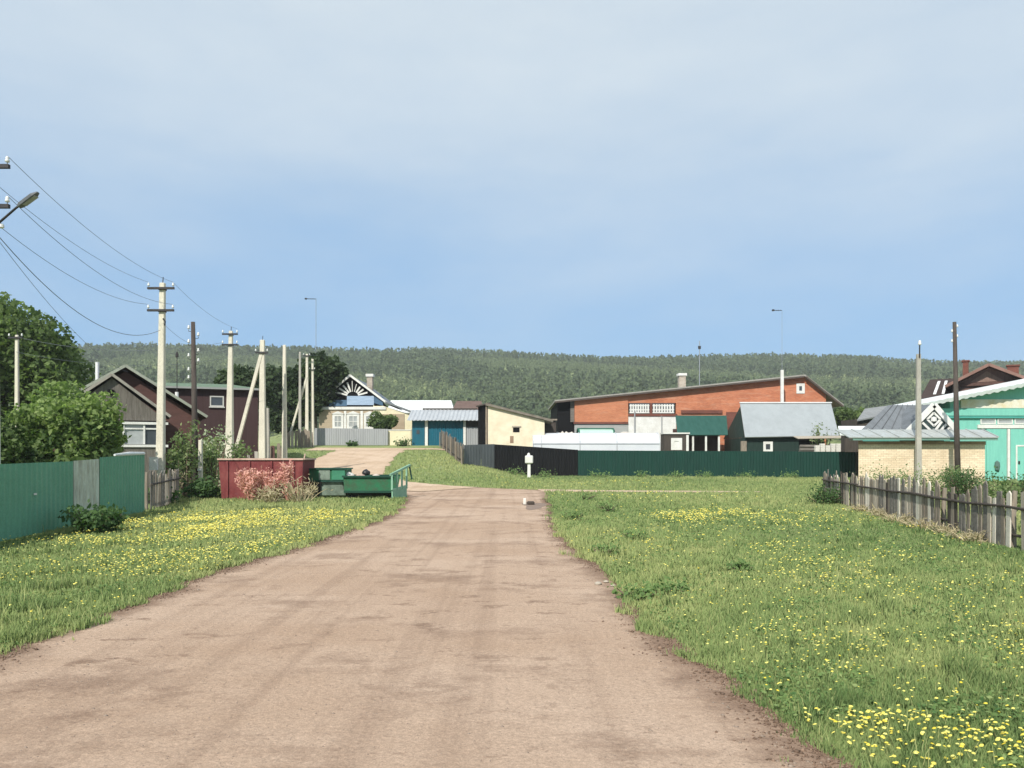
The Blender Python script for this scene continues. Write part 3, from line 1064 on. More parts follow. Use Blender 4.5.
# nettles at the foot of the green fence
shrub('nettle_clump', PX(83, 17.2) + .2, 17.2, .50, 1.45, L_dkweed, 'dark nettle clump at the foot of the pale fence panel', 'weeds', n=1100, leaf=.07, seed=100, stems=22, airy=.24)
shrub('nettle_clump', PX(158, 27.2), 27.2, .4, 1.5, L_dkweed, 'dark weeds at the foot of the twin crossarm pole', 'weeds', n=900, leaf=.09, seed=101, stems=20)
# weed clumps in the lawn beside the road
spots = [(603, 556, .17, .6), (636, 540, .15, .6), (668, 596, .13, .6), (640, 600, .14, .6), (740, 572, .14, .4),
         (610, 512, .26, 1.1), (585, 500, .24, 1.2), (575, 520, .2, .7)]
for i, (px, py, h, w) in enumerate(spots):
    y = 790 * 1.7 / (py - 455)
    shrub('weed_clump', PX(px, y), y, h, w, L_weed, 'low green weed clump standing out of the lawn beside the road', 'weeds', 'weed clumps in the lawn beside the road', n=340, leaf=.036, seed=110 + i, stems=16, airy=.3)
shrub('bush', PX(838, 27.2) - .35, 27.2, .42, 1.7, L_dkweed, 'dark low weeds at the far corner of the grey picket fence', 'weeds', n=1500, leaf=.05, seed=130, stems=26)
for i, (px, y, h, w, m, lab) in enumerate([
        (966, 31, 1.05, 1.9, L_dkweed, 'dark green garden bush between the wood pole and the picket fence'),
        (930, 33, .8, 3.0, L_shrub, 'yellowish garden weeds below the cream brick garage'),
        (890, 36, .8, 3.4, L_shrub, 'thin garden weeds by the foot of the concrete pole'),
        (1000, 17.6, 1.1, .9, L_shrub, 'yellow green shrub showing through a gap in the picket fence'),
        (1010, 27, .95, 1.6, L_dkweed, 'garden shrub in front of the turquoise gates'),
        (955, 37.8, 1.1, 1.5, L_shrub, 'tall weeds round the foot of the dark bare pole')]):
    shrub('garden_plant', PX(px, y), y, h, w, m, lab, 'plant', 'garden plants behind the picket fence', n=1500, leaf=.052, seed=140 + i, stems=24, airy=.3)
for i, px in enumerate((600, 676, 745, 640, 705, 790, 545, 515)):
    y = 60.6 - (px - 512) * .009
    shrub('weed_clump', PX(px, y), y, .26, 1.9, L_weed, 'low weeds along the foot of the bottle green and black fence', 'weeds', 'weeds along the bottle green and black fence', n=300, leaf=.07, seed=160 + i, stems=14)


for i, y in enumerate((23.4, 21.6, 19.9, 18.3, 16.8, 15.4)):
    x = 10.7 + (8.55 - 10.7) * (24.4 - y) / (24.4 - 11.2) - .22
    shrub('dry_tuft', x, y, .22, 1.1, L_dry, 'thin dry grass along the foot of the grey picket fence', 'dry grass', 'dry grass along the picket fence', n=220, leaf=.022, seed=230 + i, stems=34, stem_m=MATS['straw'], airy=.16, aspect=6)

# ------------------------------------------------------------------ fences
def steel_fence(name, segs, label, cat='fence', posts=True):
    """segs: (a, b, top_a, top_b, material, label of the panel)"""
    a0 = segs[0][0]
    t = thing(name, (a0[0], a0[1], TZ(*a0)), label, cat)
    for a, b_, za, zb, m, lab in segs:
        mb_ = MB().corrugated(a, b_, 0, za, 0, zb, .21, .028, follow=lambda x, y: TZ(x, y) + .03)
        mb_.build('panel', m, t, label=lab)
        if posts:
            d = (Vector(b_) - Vector(a))
            L = d.length
            d.normalize()
            nr = Vector((-d.y, d.x)) * .05
            k = max(1, round(L / 2.6))
            for i in range(k + 1):
                p = Vector(a) + d * min(max(L * i / k, .05), L - .05) + nr
                zt = za + (zb - za) * i / k
                MB().box(p.x - .03, p.x + .03, p.y - .03, p.y + .03, TZ(p.x, p.y) - .1, zt - .04).build('post', iron, t)
    return t


def fl(t):                      # plan point on the green fence line by the lilac
    return (-9.9 - .9 * t, 15.3 + 7.9 * t)


gf = steel_fence('steel_fence', [
    (fl(-.55), fl(.40), 1.48, 1.555, green_sheet, 'long green sheet with a small white scuff'),
    (fl(.405), fl(.588), 1.565, 1.60, pale_sheet, 'pale rust streaked sheet'),
    (fl(.594), fl(1.0), 1.64, 1.72, green_sheet, 'short green sheet under a pale cap')],
    'green steel sheet fence with one pale streaked panel below the lilac bush')
p0, p1 = fl(.72), fl(.995)
b = MB()
b.tube([(p0[0], p0[1] - .02, 1.70), ((p0[0] + p1[0]) / 2, (p0[1] + p1[1]) / 2 - .02, 1.735), (p1[0], p1[1], 1.745)], [.03, .055, .045], 7)
b.build('cap', white_sheet, gf)
q = fl(.16)
b = MB().box(q[0] + .03, q[0] + .036, q[1] - .02, q[1] + .08, .86, .90)
b.build('scuff_mark', white_paint, gf)


def board_fence(name, pts, hgt, label, m_list, seed, step=.2, bw=.15, rails=True, part='board', jit=.12, group=None, gap_at=(), front=1):
    r = random.Random(seed)
    t = thing(name, (pts[0][0], pts[0][1], TZ(*pts[0])), label, 'fence', group)
    for a, b_ in zip(pts[:-1], pts[1:]):
        A, B = Vector(a), Vector(b_)
        d = (B - A)
        L = d.length
        d.normalize()
        nr = Vector((-d.y, d.x)) * front
        n = int(L / step)
        for i in range(n):
            c = A + d * (i + .5) * step
            if any(abs(i / n - g) < .02 for g in gap_at):
                continue
            z = TZ(c.x, c.y)
            h = hgt * (1 + r.uniform(-jit, jit))
            w = bw * r.uniform(.7, 1.12)
            ln = r.uniform(-.05, .05)
            cc = c + nr * r.uniform(0, .012)
            mb_ = MB()
            e = d * w / 2
            th = nr * .012
            k = r.choice([0, .04, .07, -.03])
            tops = [(-1, h - .02), (-.15, h + k), (1, h - r.uniform(0, .06))]
            vs = []
            for sgn in (-1, 1):
                for u, zz in [(-1, -.06), (1, -.06), (1, tops[2][1]), (-.15 + .3, tops[1][1]), (-1, tops[0][1])]:
                    p = cc + e * u + th * sgn + d * ln * max(zz, 0)
                    vs.append((p.x, p.y, z + zz))
            mb_.add(vs, [(0, 1, 2, 3, 4), (9, 8, 7, 6, 5), (0, 5, 6, 1), (1, 6, 7, 2), (2, 7, 8, 3), (3, 8, 9, 4), (4, 9, 5, 0)])
            mb_.build(part, r.choice(m_list), t)
        if rails:
            k = max(2, int(L / 1.6))
            for zr, rad, m in ((.74, .03, dark_wood), (.24, .028, dark_wood)):
                pp = []
                for i in range(k + 1):
                    p = A + d * L * i / k + nr * .045
                    pp.append((p.x, p.y, TZ(p.x, p.y) + hgt * (zr + r.uniform(-.035, .03))))
                if zr < .5:
                    pp = [(p[0] - nr.x * .1, p[1] - nr.y * .1, p[2]) for p in pp]
                MB().tube(pp, [rad * r.uniform(.8, 1.2) for _ in pp], 7).build('rail', m, t)
        k = max(1, int(L / 2.7))
        for i in range(k + 1):
            p = A + d * min(L * i / k, L - .02) - nr * .10
            z = TZ(p.x, p.y)
            MB().tube([(p.x, p.y, z - .1), (p.x, p.y, z + hgt * .6), (p.x + r.uniform(-.04, .04), p.y, z + hgt * r.uniform(.9, 1.06))], [.06, .055, .045], 7).build('post', old_wood, t)
    return t


board_fence('picket_fence', [(11.75, 29.8), (10.7, 24.4), (8.55, 11.2)], 1.02,
            'weathered grey picket fence edging the lawn before the cream brick garage', [old_wood, old_wood, old_wood_b, log_grey, old_wood_b, dark_wood, old_wood, log_grey, white_wood], 5, .2, .168, part='picket', front=-1, jit=.13, gap_at=(.52, .78))
board_fence('plank_fence', [(-10.95, 23.9), (-11.8, 27.4), (-12.3, 29.2)], 1.12, 'old plank fence between the green steel fence and the feathery saplings', [old_wood, old_wood_b, log_grey], 6, .24, .2, part='plank', front=-1, jit=.16)
board_fence('plank_fence', [(PX(242, 46), 46), (PX(270, 46), 46)], 1.25, 'short pale plank fence behind the red bin', [old_wood_b, concrete_grey], 8, .25, .2, part='plank', rails=False, jit=.25)
t = board_fence('plank_fence', [(PX(271, 47), 47), (PX(282, 47), 47)], 1.65, 'two tall grey and red planks by the plain concrete post', [old_wood, red_brown], 9, .3, .26, part='plank', rails=False, jit=.1)
board_fence('plank_fence', [(PX(284, 71), 71), (PX(313, 71), 71)], 1.5, 'grey plank fence beside the three slender concrete poles', [old_wood, old_wood_b], 10, .3, .26, part='plank', rails=False, jit=.12)
board_fence('picket_fence', [(PX(463, 58), 58), (PX(452, 64), 64), (PX(441, 72), 72)], 1.5, 'dark old picket fence running from the grey steel gate to the teal garage', [old_wood, dark_wood, log_grey], 11, .24, .17, part='picket', front=-1, jit=.14)

# steel gate, black and bottle green fence
ga, gb = (PX(464, 59), 59.0), (PX(494.5, 62.6), 62.6)
t = thing('steel_gate', (ga[0], ga[1], TZ(*ga)), 'grey steel gate panel between the old dark pickets and black fence', 'gate')
MB().corrugated(ga, (PX(481, 61), 61.0), 0, PZ(445, 59), 0, PZ(444.5, 61), .2, .02, follow=lambda x, y: TZ(x, y) + .04).build('gate_leaf', grey_panel, t)
MB().corrugated((PX(481.3, 61.0), 61.03), gb, 0, PZ(444.5, 61), 0, PZ(444, 62.6), .2, .02, follow=lambda x, y: TZ(x, y) + .04).build('gate_leaf', grey_panel, t)
MB().box(ga[0] - .12, ga[0] - .02, ga[1] - .05, ga[1] + .05, TZ(*ga) - .1, PZ(444, 59)).build('post', iron, t)
steel_fence('steel_fence', [((PX(494.4, 62.72), 62.72), (PX(578, 62.2), 62.2), PZ(444.3, 62.9), PZ(449.8, 62.2), black_sheet, None)], 'black steel sheet fence behind the white marker post')
steel_fence('steel_fence', [((PX(578, 62.21), 62.21), (PX(858, 58.4), 58.4), PZ(450.3, 62.2), PZ(451.8, 58.4), dkgreen_sheet, None)], 'long bottle green steel fence before the brick house')
steel_fence('steel_fence', [((PX(314, 74), 74.0), (PX(388, 74), 74.0), PZ(428, 74), PZ(429, 74), lt_grey_panel, None)], 'light grey steel fence before the blue house with the sunburst gable')


# ------------------------------------------------------------------ poles and wires
def insulator(p, parent, s=1.0):
    b = MB().lathe((p[0], p[1], p[2]), [(.010 * s, 0), (.012 * s, .05 * s), (.05 * s, .06 * s), (.055 * s, .10 * s), (.035 * s, .13 * s), (.045 * s, .16 * s), (.02 * s, .20 * s)], 10)
    return b.build('insulator', ceramic, parent, smooth=True)


def concrete_pole(x, y, top, label, w0=.34, w1=.2, arms=(), brace=None, lean=0, m=None, armlen=1.0, spike=True):
    z0 = TZ(x, y)
    t = thing('utility_pole', (x, y, z0), label, 'pole', 'utility poles of the village')
    MB().frustum((x, y), z0 - .3, top, w0, w0 * .85, w1, w1 * .85, lean).build('shaft', m or concrete, t, bevel=.02)
    for za in arms:
        f = (za - z0) / (top - z0)
        xa = x + lean * f
        b = MB().beam((xa - armlen / 2, y - w1 * .55 - .04, za), (xa + armlen / 2, y - w1 * .55 - .04, za), .08, .08)
        b.box(xa - w1 * .62, xa + w1 * .62, y - w1 * .55, y + w1 * .55, za - .05, za + .05)
        c = b.build('crossarm', iron, t)
        for sx in (-1, 1):
            insulator((xa + sx * armlen * .46, y - w1 * .55 - .04, za + .04), c, .85)
    if spike:
        b = MB().tube([(x + lean, y, top - .1), (x + lean + .02, y, top + .22)], .018, 6)
        b.build('top_pin', iron, t)
    if brace:
        (bx, by), zt = brace
        f = (zt - z0) / (top - z0)
        b = MB()
        A, B = Vector((bx, by, TZ(bx, by) - .2)), Vector((x + lean * f, y - .05, zt))
        b.beam(A, B, .17, .17)
        b.build('brace', m or concrete, t)
    return t


ARM1, ARM1b, ARM2, ARM2b = PZ(169, 16.6), PZ(208.5, 16.6), PZ(289, 29.8), PZ(311, 29.8)
xa, xb = PX(-10, 16.6), PX(160, 29.8)
lamp_pole = concrete_pole(xa, 16.6, 8.1, 'nearest concrete pole carrying the street lamp and twin crossarms', arms=(ARM1, ARM1b))
# street lamp on the pole
a0 = Vector((xa + .1, 16.35, PZ(236, 16.6)))
a1 = at(1, 221, 16.3)
a2 = at(16, 208, 16.2)
a3 = at(20, 205, 16.2)
lam = MB().tube([a0, a1, a2, a3], [.028, .026, .024, .024], 8).build('lamp_arm', iron, lamp_pole, smooth=True)
h0, h1 = at(18.5, 207, 16.2), at(38.5, 192.5, 16.1)
dv = (h1 - h0).normalized()
upv = Vector((-dv.z, 0, dv.x))
b = MB()
vs = []
for s_, w_, tt in ((0, .05, .05), (.15, .075, .075), (.75, .085, .07), (1, .04, .03)):
    c = h0.lerp(h1, s_)
    for i, j in ((-1, -.5), (1, -.5), (1, .6), (-1, .6)):
        vs.append(c + Vector((0, 1, 0)) * i * w_ + upv * j * tt)
fs = [(0, 1, 2, 3), (15, 14, 13, 12)]
for k in range(3):
    for i in range(4):
        fs.append((k * 4 + i, k * 4 + 4 + i, k * 4 + 4 + (i + 1) % 4, k * 4 + (i + 1) % 4))
lh = b.add(vs, fs).build('lamp_head', pm('lamp_housing', (.13, .14, .155), None, 4, .3, .5, bmp=0), lam, bevel=.012)
c0, c1 = h0.lerp(h1, .25) - upv * .042, h0.lerp(h1, .85) - upv * .04
MB().beam(c0, c1, .11, .015).build('lamp_lens', lamp_lens, lam)
b = MB().lathe(at(1.5, 226, 16.35), [(.02, -.05), (.055, -.03), (.05, .03), (.02, .05)], 10)
b.build('junction_cap', ceramic, lam)

pole1 = concrete_pole(xb, 29.8, PZ(283, 29.8), 'concrete pole with twin dark crossarms beside the old plank fence', .31, .19, arms=(ARM2, ARM2b), lean=.10)
MB().box(xb + .02 - .30, xb + .02, 29.5, 29.62, PZ(470, 29.8), PZ(457, 29.8)).build('meter_box', white_paint, pole1)
MB().tube([(xb + .16, 29.7, PZ(319, 29.8)), (xb + .24, 29.7, PZ(322, 29.8)), (xb + .22, 29.7, PZ(326, 29.8))], .03, 6).build('cable_bracket', iron, pole1)

xw, yw = PX(193.5, 33), 33
# dark wood pole on a concrete stub
t = thing('utility_pole', (xw, yw, TZ(xw, yw)), 'dark wooden pole studded with white insulators beside the feathery saplings', 'pole', 'utility poles of the village')
MB().tube([(xw + .10, yw, -.2), (xw + .04, yw, 3.5), (xw - .02, yw, PZ(322, 33))], [.13, .115, .085], 10).build('shaft', creosote, t, smooth=True)
hooks = MB()
for k, (py, sx) in enumerate([(330, -1), (337, 1), (344, -1), (353, 1), (358, -1), (363, 1), (372, -1), (380, -1)]):
    z = PZ(py, 33)
    sx_ = sx * .20
    hooks.tube([(xw + sx * .05, yw, z - .06), (xw + sx_, yw, z - .06), (xw + sx_, yw, z)], .012, 5)
hk = hooks.build('hooks', iron, t)
for k, (py, sx) in enumerate([(330, -1), (337, 1), (344, -1), (353, 1), (358, -1), (363, 1), (372, -1), (380, -1)]):
    insulator((xw + sx * .20, yw, PZ(py, 33)), t, 1.0)
px_ = PX(200.5, 32.4)
t = thing('marker_post', (px_, 32.4, 0), 'short white concrete post standing before the dark wooden pole', 'post')
MB().frustum((px_, 32.4), -.1, PZ(440, 32.4), .17, .17, .13, .13).build('shaft', concrete, t, bevel=.015)
MB().box(px_ - .09, px_ + .09, 32.3, 32.315, 1.05, 1.14).build('plate', ceramic, t)

# poles further on
x2, y2 = PX(229, 41), 41
concrete_pole(x2, y2, PZ(331, 41), 'concrete pole with twin crossarms rising behind the red bin', .44, .18, arms=(PZ(334.5, 41), PZ(345, 41)), lean=.10, armlen=.8)
x3, y3 = PX(262.5, 44), 44
p3 = concrete_pole(x3, y3, PZ(340, 44), 'stout concrete pole with a leaning brace behind the red bin', .40, .24, arms=(PZ(353, 44), ), brace=((PX(228, 44), 43.9), PZ(351, 44)), armlen=.7)
MB().frustum((x3 + .27, y3 + .1), 0, PZ(408, 44), .24, .22, .16, .16, -.03).build('stub', concrete_grey, p3)
concrete_pole(PX(284.5, 46), 46, PZ(345, 46), 'plain bare concrete post just behind the end of the red bin', .30, .17, spike=False)
concrete_pole(PX(300, 71.5), 71.5, PZ(352, 71.5), 'slender grey pole, first of the three by the dark rounded tree', .26, .17, m=concrete_grey, spike=False)
concrete_pole(PX(307, 72), 72, PZ(354, 72), 'slender pale pole with a leaning brace by the dark rounded tree', .32, .2, brace=((PX(286, 72), 71.9), PZ(377, 72)), spike=False, arms=(PZ(356, 72),), armlen=.6)
concrete_pole(PX(312.5, 72.5), 72.5, PZ(359, 72.5), 'slender white pole at the end of the light grey steel fence', .32, .2, arms=(PZ(370, 72.5),), armlen=.5, spike=False)
xl, yl = PX(17, 40), 40
concrete_pole(xl, yl, PZ(335, 40), 'small pale pole standing in front of the tall dense tree', .22, .15, arms=(PZ(338, 40),), armlen=.7)
xr, yr = PX(918.5, 40), 40
pr = concrete_pole(xr, yr, PZ(354, 40), 'plain concrete pole before the cream brick garage', .27, .19, m=concrete_grey, spike=False)
MB().tube([(xr, yr - .1, PZ(358, 40)), (xr, yr - .12, PZ(344.5, 40))], .035, 6).build('top_pin', iron, pr)
insulator((xr, yr - .12, PZ(347, 40)), pr, 1.6)
xd, yd = PX(956.5, 39), 39
t = thing('utility_pole', (xd, yd, 0), 'tall dark bare wooden pole before the cream brick garage', 'pole', 'utility poles of the village')
MB().tube([(xd + .08, yd, -.2), (xd, yd, 3.5), (xd - .10, yd, PZ(322, 39))], [.15, .12, .085], 10).build('shaft', creosote, t, smooth=True)
for k, (py, sx) in enumerate([(328, 1), (333, -1), (338, 1), (343, -1)]):
    insulator((xd - .09 + sx * .13, yd, PZ(py, 39)), t, .9)


def wire(a, b_, sag, rad, label, group='wires between the poles', name='power_line'):
    a, b_ = Vector(a), Vector(b_)
    pts = []
    for i in range(25):
        s_ = i / 24
        p = a.lerp(b_, s_)
        p.z -= sag * 4 * s_ * (1 - s_)
        pts.append(p)
    o = MB().tube(pts, rad * .55, 5).build(name, wire_m, None, origin=a)
    tag(o, label, 'wire', group)


yA, yB = 16.45, 29.62
for sx, nm in ((1, 'outer'), (-1, 'inner')):
    wire((xa + sx * .46, yA, ARM1 + .22), (xb + .1 + sx * .46, yB, ARM2 + .22), .35, .011, f'{nm} upper wire between the street lamp pole and the twin crossarm pole')
    wire((xa + sx * .46, yA, ARM1b + .22), (xb + .09 + sx * .46, yB, ARM2b + .22), .5, .012, f'{nm} lower wire between the street lamp pole and the twin crossarm pole')
wire((xa + .12, 16.4, PZ(228, 16.6)), (xb + .1, 29.6, PZ(331, 29.8)), .95, .017, 'thick sagging cable below the street lamp')
wire((xa + .12, 16.4, PZ(231, 16.6)), (PX(128, 37), 37.0, PZ(372, 37)), .5, .011, 'thin service wire running from the street lamp pole to the brown house')
wire((xb + .56, yB, ARM2 + .22), (x2 + .46, y2 - .15, PZ(333, 41) + .2), .25, .011, 'upper wire from the twin crossarm pole towards the pole behind the red bin')
wire((xb + .20, 29.6, PZ(324, 29.8)), (xw - .1, yw - .1, PZ(344, 33)), .08, .011, 'short wire from the twin crossarm pole to the dark wooden pole')
wire((xl, yl - .1, PZ(337, 40)), (x2 - .3, y2 - .15, PZ(345, 41) + .1), .55, .016, 'higher dark wire crossing before the hill to the pole behind the red bin')
wire((xl, yl - .1, PZ(352, 40)), (x3, y3 - .15, PZ(353, 44) + .1), .75, .012, 'lower thin wire crossing before the hill to the braced pole')
wire((PX(300, 71.5), 71.4, PZ(354, 71.5)), (PX(345, 92), 92, PZ(356, 92)), .1, .02, 'short level wire beside the dark rounded tree')
wire((x3 + .2, y3 - .15, PZ(353, 44)), (PX(312.5, 72.5), 72.35, PZ(362, 72.5)), .3, .013, 'wire from the braced pole to the slender white pole')


def antenna(px, y, top, base_z, label, arm, side, r0=.035, lower=None):
    x = PX(px, y)
    t = thing('antenna_mast', (x, y, base_z), label, 'antenna', 'antenna masts of the village')
    if lower:
        MB().frustum((x, y), base_z, lower, .30, .25, .26, .22).build('lower_post', white_paint, t)
        MB().tube([(x, y, lower - .1), (x, y, top)], [r0, r0 * .8], 6).build('mast', pm('grey_mast', (.3, .33, .37), bmp=0), t)
    else:
        MB().tube([(x, y, base_z), (x, y, top)], [r0 * 1.2, r0 * .8], 6).build('mast', pm('grey_mast', (.3, .33, .37), bmp=0), t)
    b = MB().tube([(x, y, top - .05), (x + side * arm, y, top - .03)], .03, 6)
    for k in range(4):
        xx = x + side * arm * (.25 + .25 * k)
        b.tube([(xx, y - .35 + .05 * k, top - .03), (xx, y + .35 - .05 * k, top - .03)], .016, 5)
    b.box(x + side * arm - .09, x + side * arm + .09, y - .12, y + .12, top - .10, top + .05)
    b.build('aerial', iron, t)


antenna(316, 82, PZ(298.5, 82), TZ(PX(316, 82), 82) - .1, 'tall thin aerial mast rising above the dark rounded tree', 1.05, -1, .032)
antenna(782, 76, PZ(310, 76), TZ(PX(782, 76), 76) - .1, 'tall aerial mast on a white post before the brick gable', .85, -1, .02, PZ(370, 76))
x = PX(699.5, 95)
t = thing('antenna_mast', (x, 95, TZ(x, 95)), 'small distant aerial tip showing over the long brick roof', 'antenna', 'antenna masts of the village')
MB().tube([(x, 95, TZ(x, 95)), (x, 95, PZ(341, 95))], .05, 6).build('mast', pm('grey_mast', (.3, .33, .37)), t)
MB().box(x - .15, x + .15, 94.9, 95.1, PZ(349, 95), PZ(346, 95)).build('aerial', iron, t)


# ------------------------------------------------------------------ buildings
def window(parent, x0, x1, z0, z1, y, fm=None, pm_=None, fw=.1, bars=(1, 0), sill=True, proud=.06):
    """window standing in a wall that faces -Y at y"""
    fm = fm or white_paint
    b = MB()
    b.box(x0, x1, y - proud, y - .003, z1 - fw, z1)
    b.box(x0, x1, y - proud, y - .003, z0, z0 + fw)
    b.box(x0, x0 + fw, y - proud, y - .003, z0 + fw, z1 - fw)
    b.box(x1 - fw, x1, y - proud, y - .003, z0 + fw, z1 - fw)
    for i in range(bars[0]):
        xc = x0 + (x1 - x0) * (i + 1) / (bars[0] + 1)
        b.box(xc - .03, xc + .03, y - proud * .8, y - .012, z0 + fw, z1 - fw)
    for i in range(bars[1]):
        zc = z0 + (z1 - z0) * (i + 1) / (bars[1] + 1)
        b.box(x0 + fw, x1 - fw, y - proud * .7, y - .014, zc - .03, zc + .03)
    w = b.build('window', fm, parent)
    MB().box(x0 + fw, x1 - fw, y - .010, y - .004, z0 + fw, z1 - fw).build('pane', pm_ or pane_m, w)
    if sill:
        MB().box(x0 - .06, x1 + .06, y - proud - .06, y - .003, z0 - .07, z0 - .002).build('sill', fm, w)
    return w


def gable_roof(parent, x0, xr, x1, z_e0, z_r, z_e1, y0, y1, m, th=.12, name='roof'):
    """two slopes whose ridge runs along Y"""
    b = MB()
    b.prism([(x0, z_e0), (xr, z_r), (x1, z_e1), (x1, z_e1 - th), (xr, z_r - th * 1.15), (x0, z_e0 - th)], y0, y1)
    return b.build(name, m, parent)


# ---- brown gabled house
Y1 = 38.5
xc = PX(125.5, Y1)
g0 = TZ(xc, Y1)
t = thing('brown_house', (xc, Y1, g0), 'old brown gabled house with a grey boarded porch gable behind the pole', 'house')
hw = 3.72
ze, zr = PZ(415, Y1), PZ(366, Y1)
MB().prism([(xc - hw + .35, g0 - .1), (xc + hw - .35, g0 - .1), (xc + hw - .35, ze - .02), (xc, zr - .22), (xc - hw + .35, ze - .02)], Y1 + .35, Y1 + 9).build('wall', red_brown, t)
gable_roof(t, xc - hw, xc, xc + hw, ze, zr, ze, Y1 - .15, Y1 + 9.4, brown_roof, .07)
b = MB()
for sx in (-1, 1):
    b.beam((xc + sx * hw, Y1 - .2, ze - .02), (xc, Y1 - .2, zr - .0), .06, .13)
b.build('barge_board', pm('pale_barge_board', (.34, .37, .30), (.2, .2, .17), 2, .6), t)
xp, Yp = xc - .55, 36.0
hp = 2.45
zpe, zpr = PZ(415, Yp), PZ(374.5, Yp)
MB().prism([(xp - hp + .15, PZ(420, Yp)), (xp + hp - .15, PZ(420, Yp)), (xp, zpr - .16)], Yp + .1, Yp + 2.4).build('porch_gable', pm('dark_grey_boards', (.17, .155, .135), (.08, .07, .06), 2.6, .8, .9, (7, 7, .7), .5), t)
gable_roof(t, xp - hp, xp, xp + hp, zpe, zpr, zpe, Yp - .1, Yp + 2.5, pm('old_felt_roof', (.075, .062, .055), (.12, .11, .1), 2, .6, .9), .07, 'porch_roof')
b = MB()
for sx in (-1, 1):
    b.beam((xp + sx * hp, Yp - .13, zpe - .03), (xp, Yp - .13, zpr - .0), .05, .12)
b.build('barge_board', pm('grey_barge_board', (.33, .31, .27), (.2, .18, .16), 2, .6), t)
MB().box(xp - hp + .2, xp + hp - .2, Yp + .0, Yp + 2.3, g0 - .1, PZ(445, Yp)).build('porch_wall', MATS['dark_grey_boards'], t)
b = MB().box(xp - hp + .1, xp + hp - .1, Yp - .06, Yp + .14, PZ(424, Yp), PZ(421.5, Yp))
b.box(xp - hp + .1, xp + hp - .1, Yp - .08, Yp + .14, PZ(447, Yp), PZ(444.5, Yp))
b.build('trim', white_paint, t)
for k in range(5):
    xa_ = xp - hp + .3 + k * (2 * hp - .6) / 5
    wdw = MB().box(xa_, xa_ + .08, Yp, Yp + .1, PZ(444, Yp), PZ(424.2, Yp)).box(xa_ + .08, xa_ + .86, Yp + .02, Yp + .08, PZ(429, Yp), PZ(427.5, Yp)).build('window', white_paint, t)
    MB().box(xa_ + .082, xa_ + .86, Yp + .085, Yp + .10, PZ(444, Yp), PZ(424.3, Yp)).build('pane', pane_l if k % 2 else pane_m, wdw)
MB().box(xp - hp + .25, xp + hp - .25, Yp + .3, Yp + 2.2, PZ(445, Yp) + .003, PZ(420, Yp) - .003).build('porch_room', dark_wood, t)
b = MB().lathe((xp - .05, Yp + .06, PZ(392, Yp)), [(.01, -.14), (.14, -.1), (.14, .1), (.01, .14)], 8)
b.build('gable_vent', flat_black, t)
# stove pipe and vent pipe on the house
for px, py0, py1, y, nm in ((132, 364, 388, 41.9, 'stove pipe'), (207, 391, 402, 42.3, 'vent pipe')):
    x = PX(px, y)
    MB().tube([(x, y, PZ(py1, y) - 1.3), (x, y, PZ(py0, y))], .09, 10).build('pipe', white_sheet, t, label='white ' + nm)
t.rotation_euler.z = R(26)
x = PX(177, 43)
t = thing('lamp_mast', (x, 43, TZ(x, 43)), 'thin dark mast with a small cap rising behind the brown house', 'mast')
MB().tube([(x, 43, TZ(x, 43)), (x, 43, PZ(353, 43))], .025, 6).build('mast', iron, t)
MB().lathe((x, 43, PZ(355, 43)), [(.03, -.12), (.09, -.1), (.08, .08), (.02, .2)], 8).build('cap', iron, t)

# ---- maroon barn
Yb = 52.0
x0, x1 = PX(150, Yb), PX(258, Yb)
gz = TZ(x0, Yb)
t = thing('maroon_barn', (x1, Yb, gz), 'long maroon barn with a low roof and small window behind the brown house', 'barn')
ze, zr = PZ(388, Yb), PZ(385.5, Yb + 4)
MB().box(x0, x1, Yb, Yb + 8, gz - .3, ze - .05).build('wall', maroon, t)
b = MB()
b.slab([(x0 - .4, Yb - .35, ze - .08), (x1 + .25, Yb - .35, ze - .08), (x1 - 1.7, Yb + 4, zr), (x0 - .4, Yb + 4, zr)], .08)
b.slab([(x1 + .25, Yb + 8.35, ze - .08), (x0 - .4, Yb + 8.35, ze - .08), (x0 - .4, Yb + 4, zr), (x1 - 1.7, Yb + 4, zr)], .08)
b.add([(x1 + .25, Yb - .35, ze - .1), (x1 + .25, Yb + 8.35, ze - .1), (x1 - 1.7, Yb + 4, zr - .02)], [(0, 1, 2)])
b.build('roof', green_roof, t)
MB().box(x0 - .42, x1 + .27, Yb - .40, Yb - .36, ze - .18, ze - .06).build('gutter', pm('grey_gutter', (.3, .31, .3)), t)
window(t, PX(213, Yb), PX(226, Yb), PZ(407.5, Yb), PZ(397, Yb), Yb, fw=.08, bars=(0, 0), fm=pm('dull_white_paint', (.5, .5, .47)))
t.rotation_euler.z = R(20)

# ---- blue house with sunburst gable
Yh = 79.0
gz = TZ(PX(345, Yh), Yh)
xl_, xr_, xap = PX(319, Yh), PX(373, Yh), PX(350.5, Yh)
t = thing('blue_house', (xap, Yh, gz), 'small blue gabled house with a white sunburst pediment and carved window surrounds', 'house')
zc = PZ(409, Yh)
MB().box(xl_, xr_, Yh, Yh + 8, gz - .3, zc).build('wall', beige, t)
ze, zr = PZ(403, Yh), PZ(375.5, Yh)
MB().prism([(xl_ + .05, zc + .002), (xr_ - .05, zc + .002), (xr_ + .3, ze), (xap, zr - .12), (xl_ - .2, ze)], Yh + .2, Yh + 8).build('gable', flat_black, t)
gable_roof(t, PX(313, Yh), xap, PX(391, Yh), PZ(407, Yh), zr, PZ(405.5, Yh), Yh - .22, Yh + 8.3, dull_metal_roof, .07)
b = MB()
b.beam((PX(313, Yh), Yh - .27, PZ(407, Yh) - .03), (xap, Yh - .27, zr), .06, .2)
b.beam((xap, Yh - .27, zr), (PX(391, Yh), Yh - .27, PZ(405.5, Yh) - .03), .06, .2)
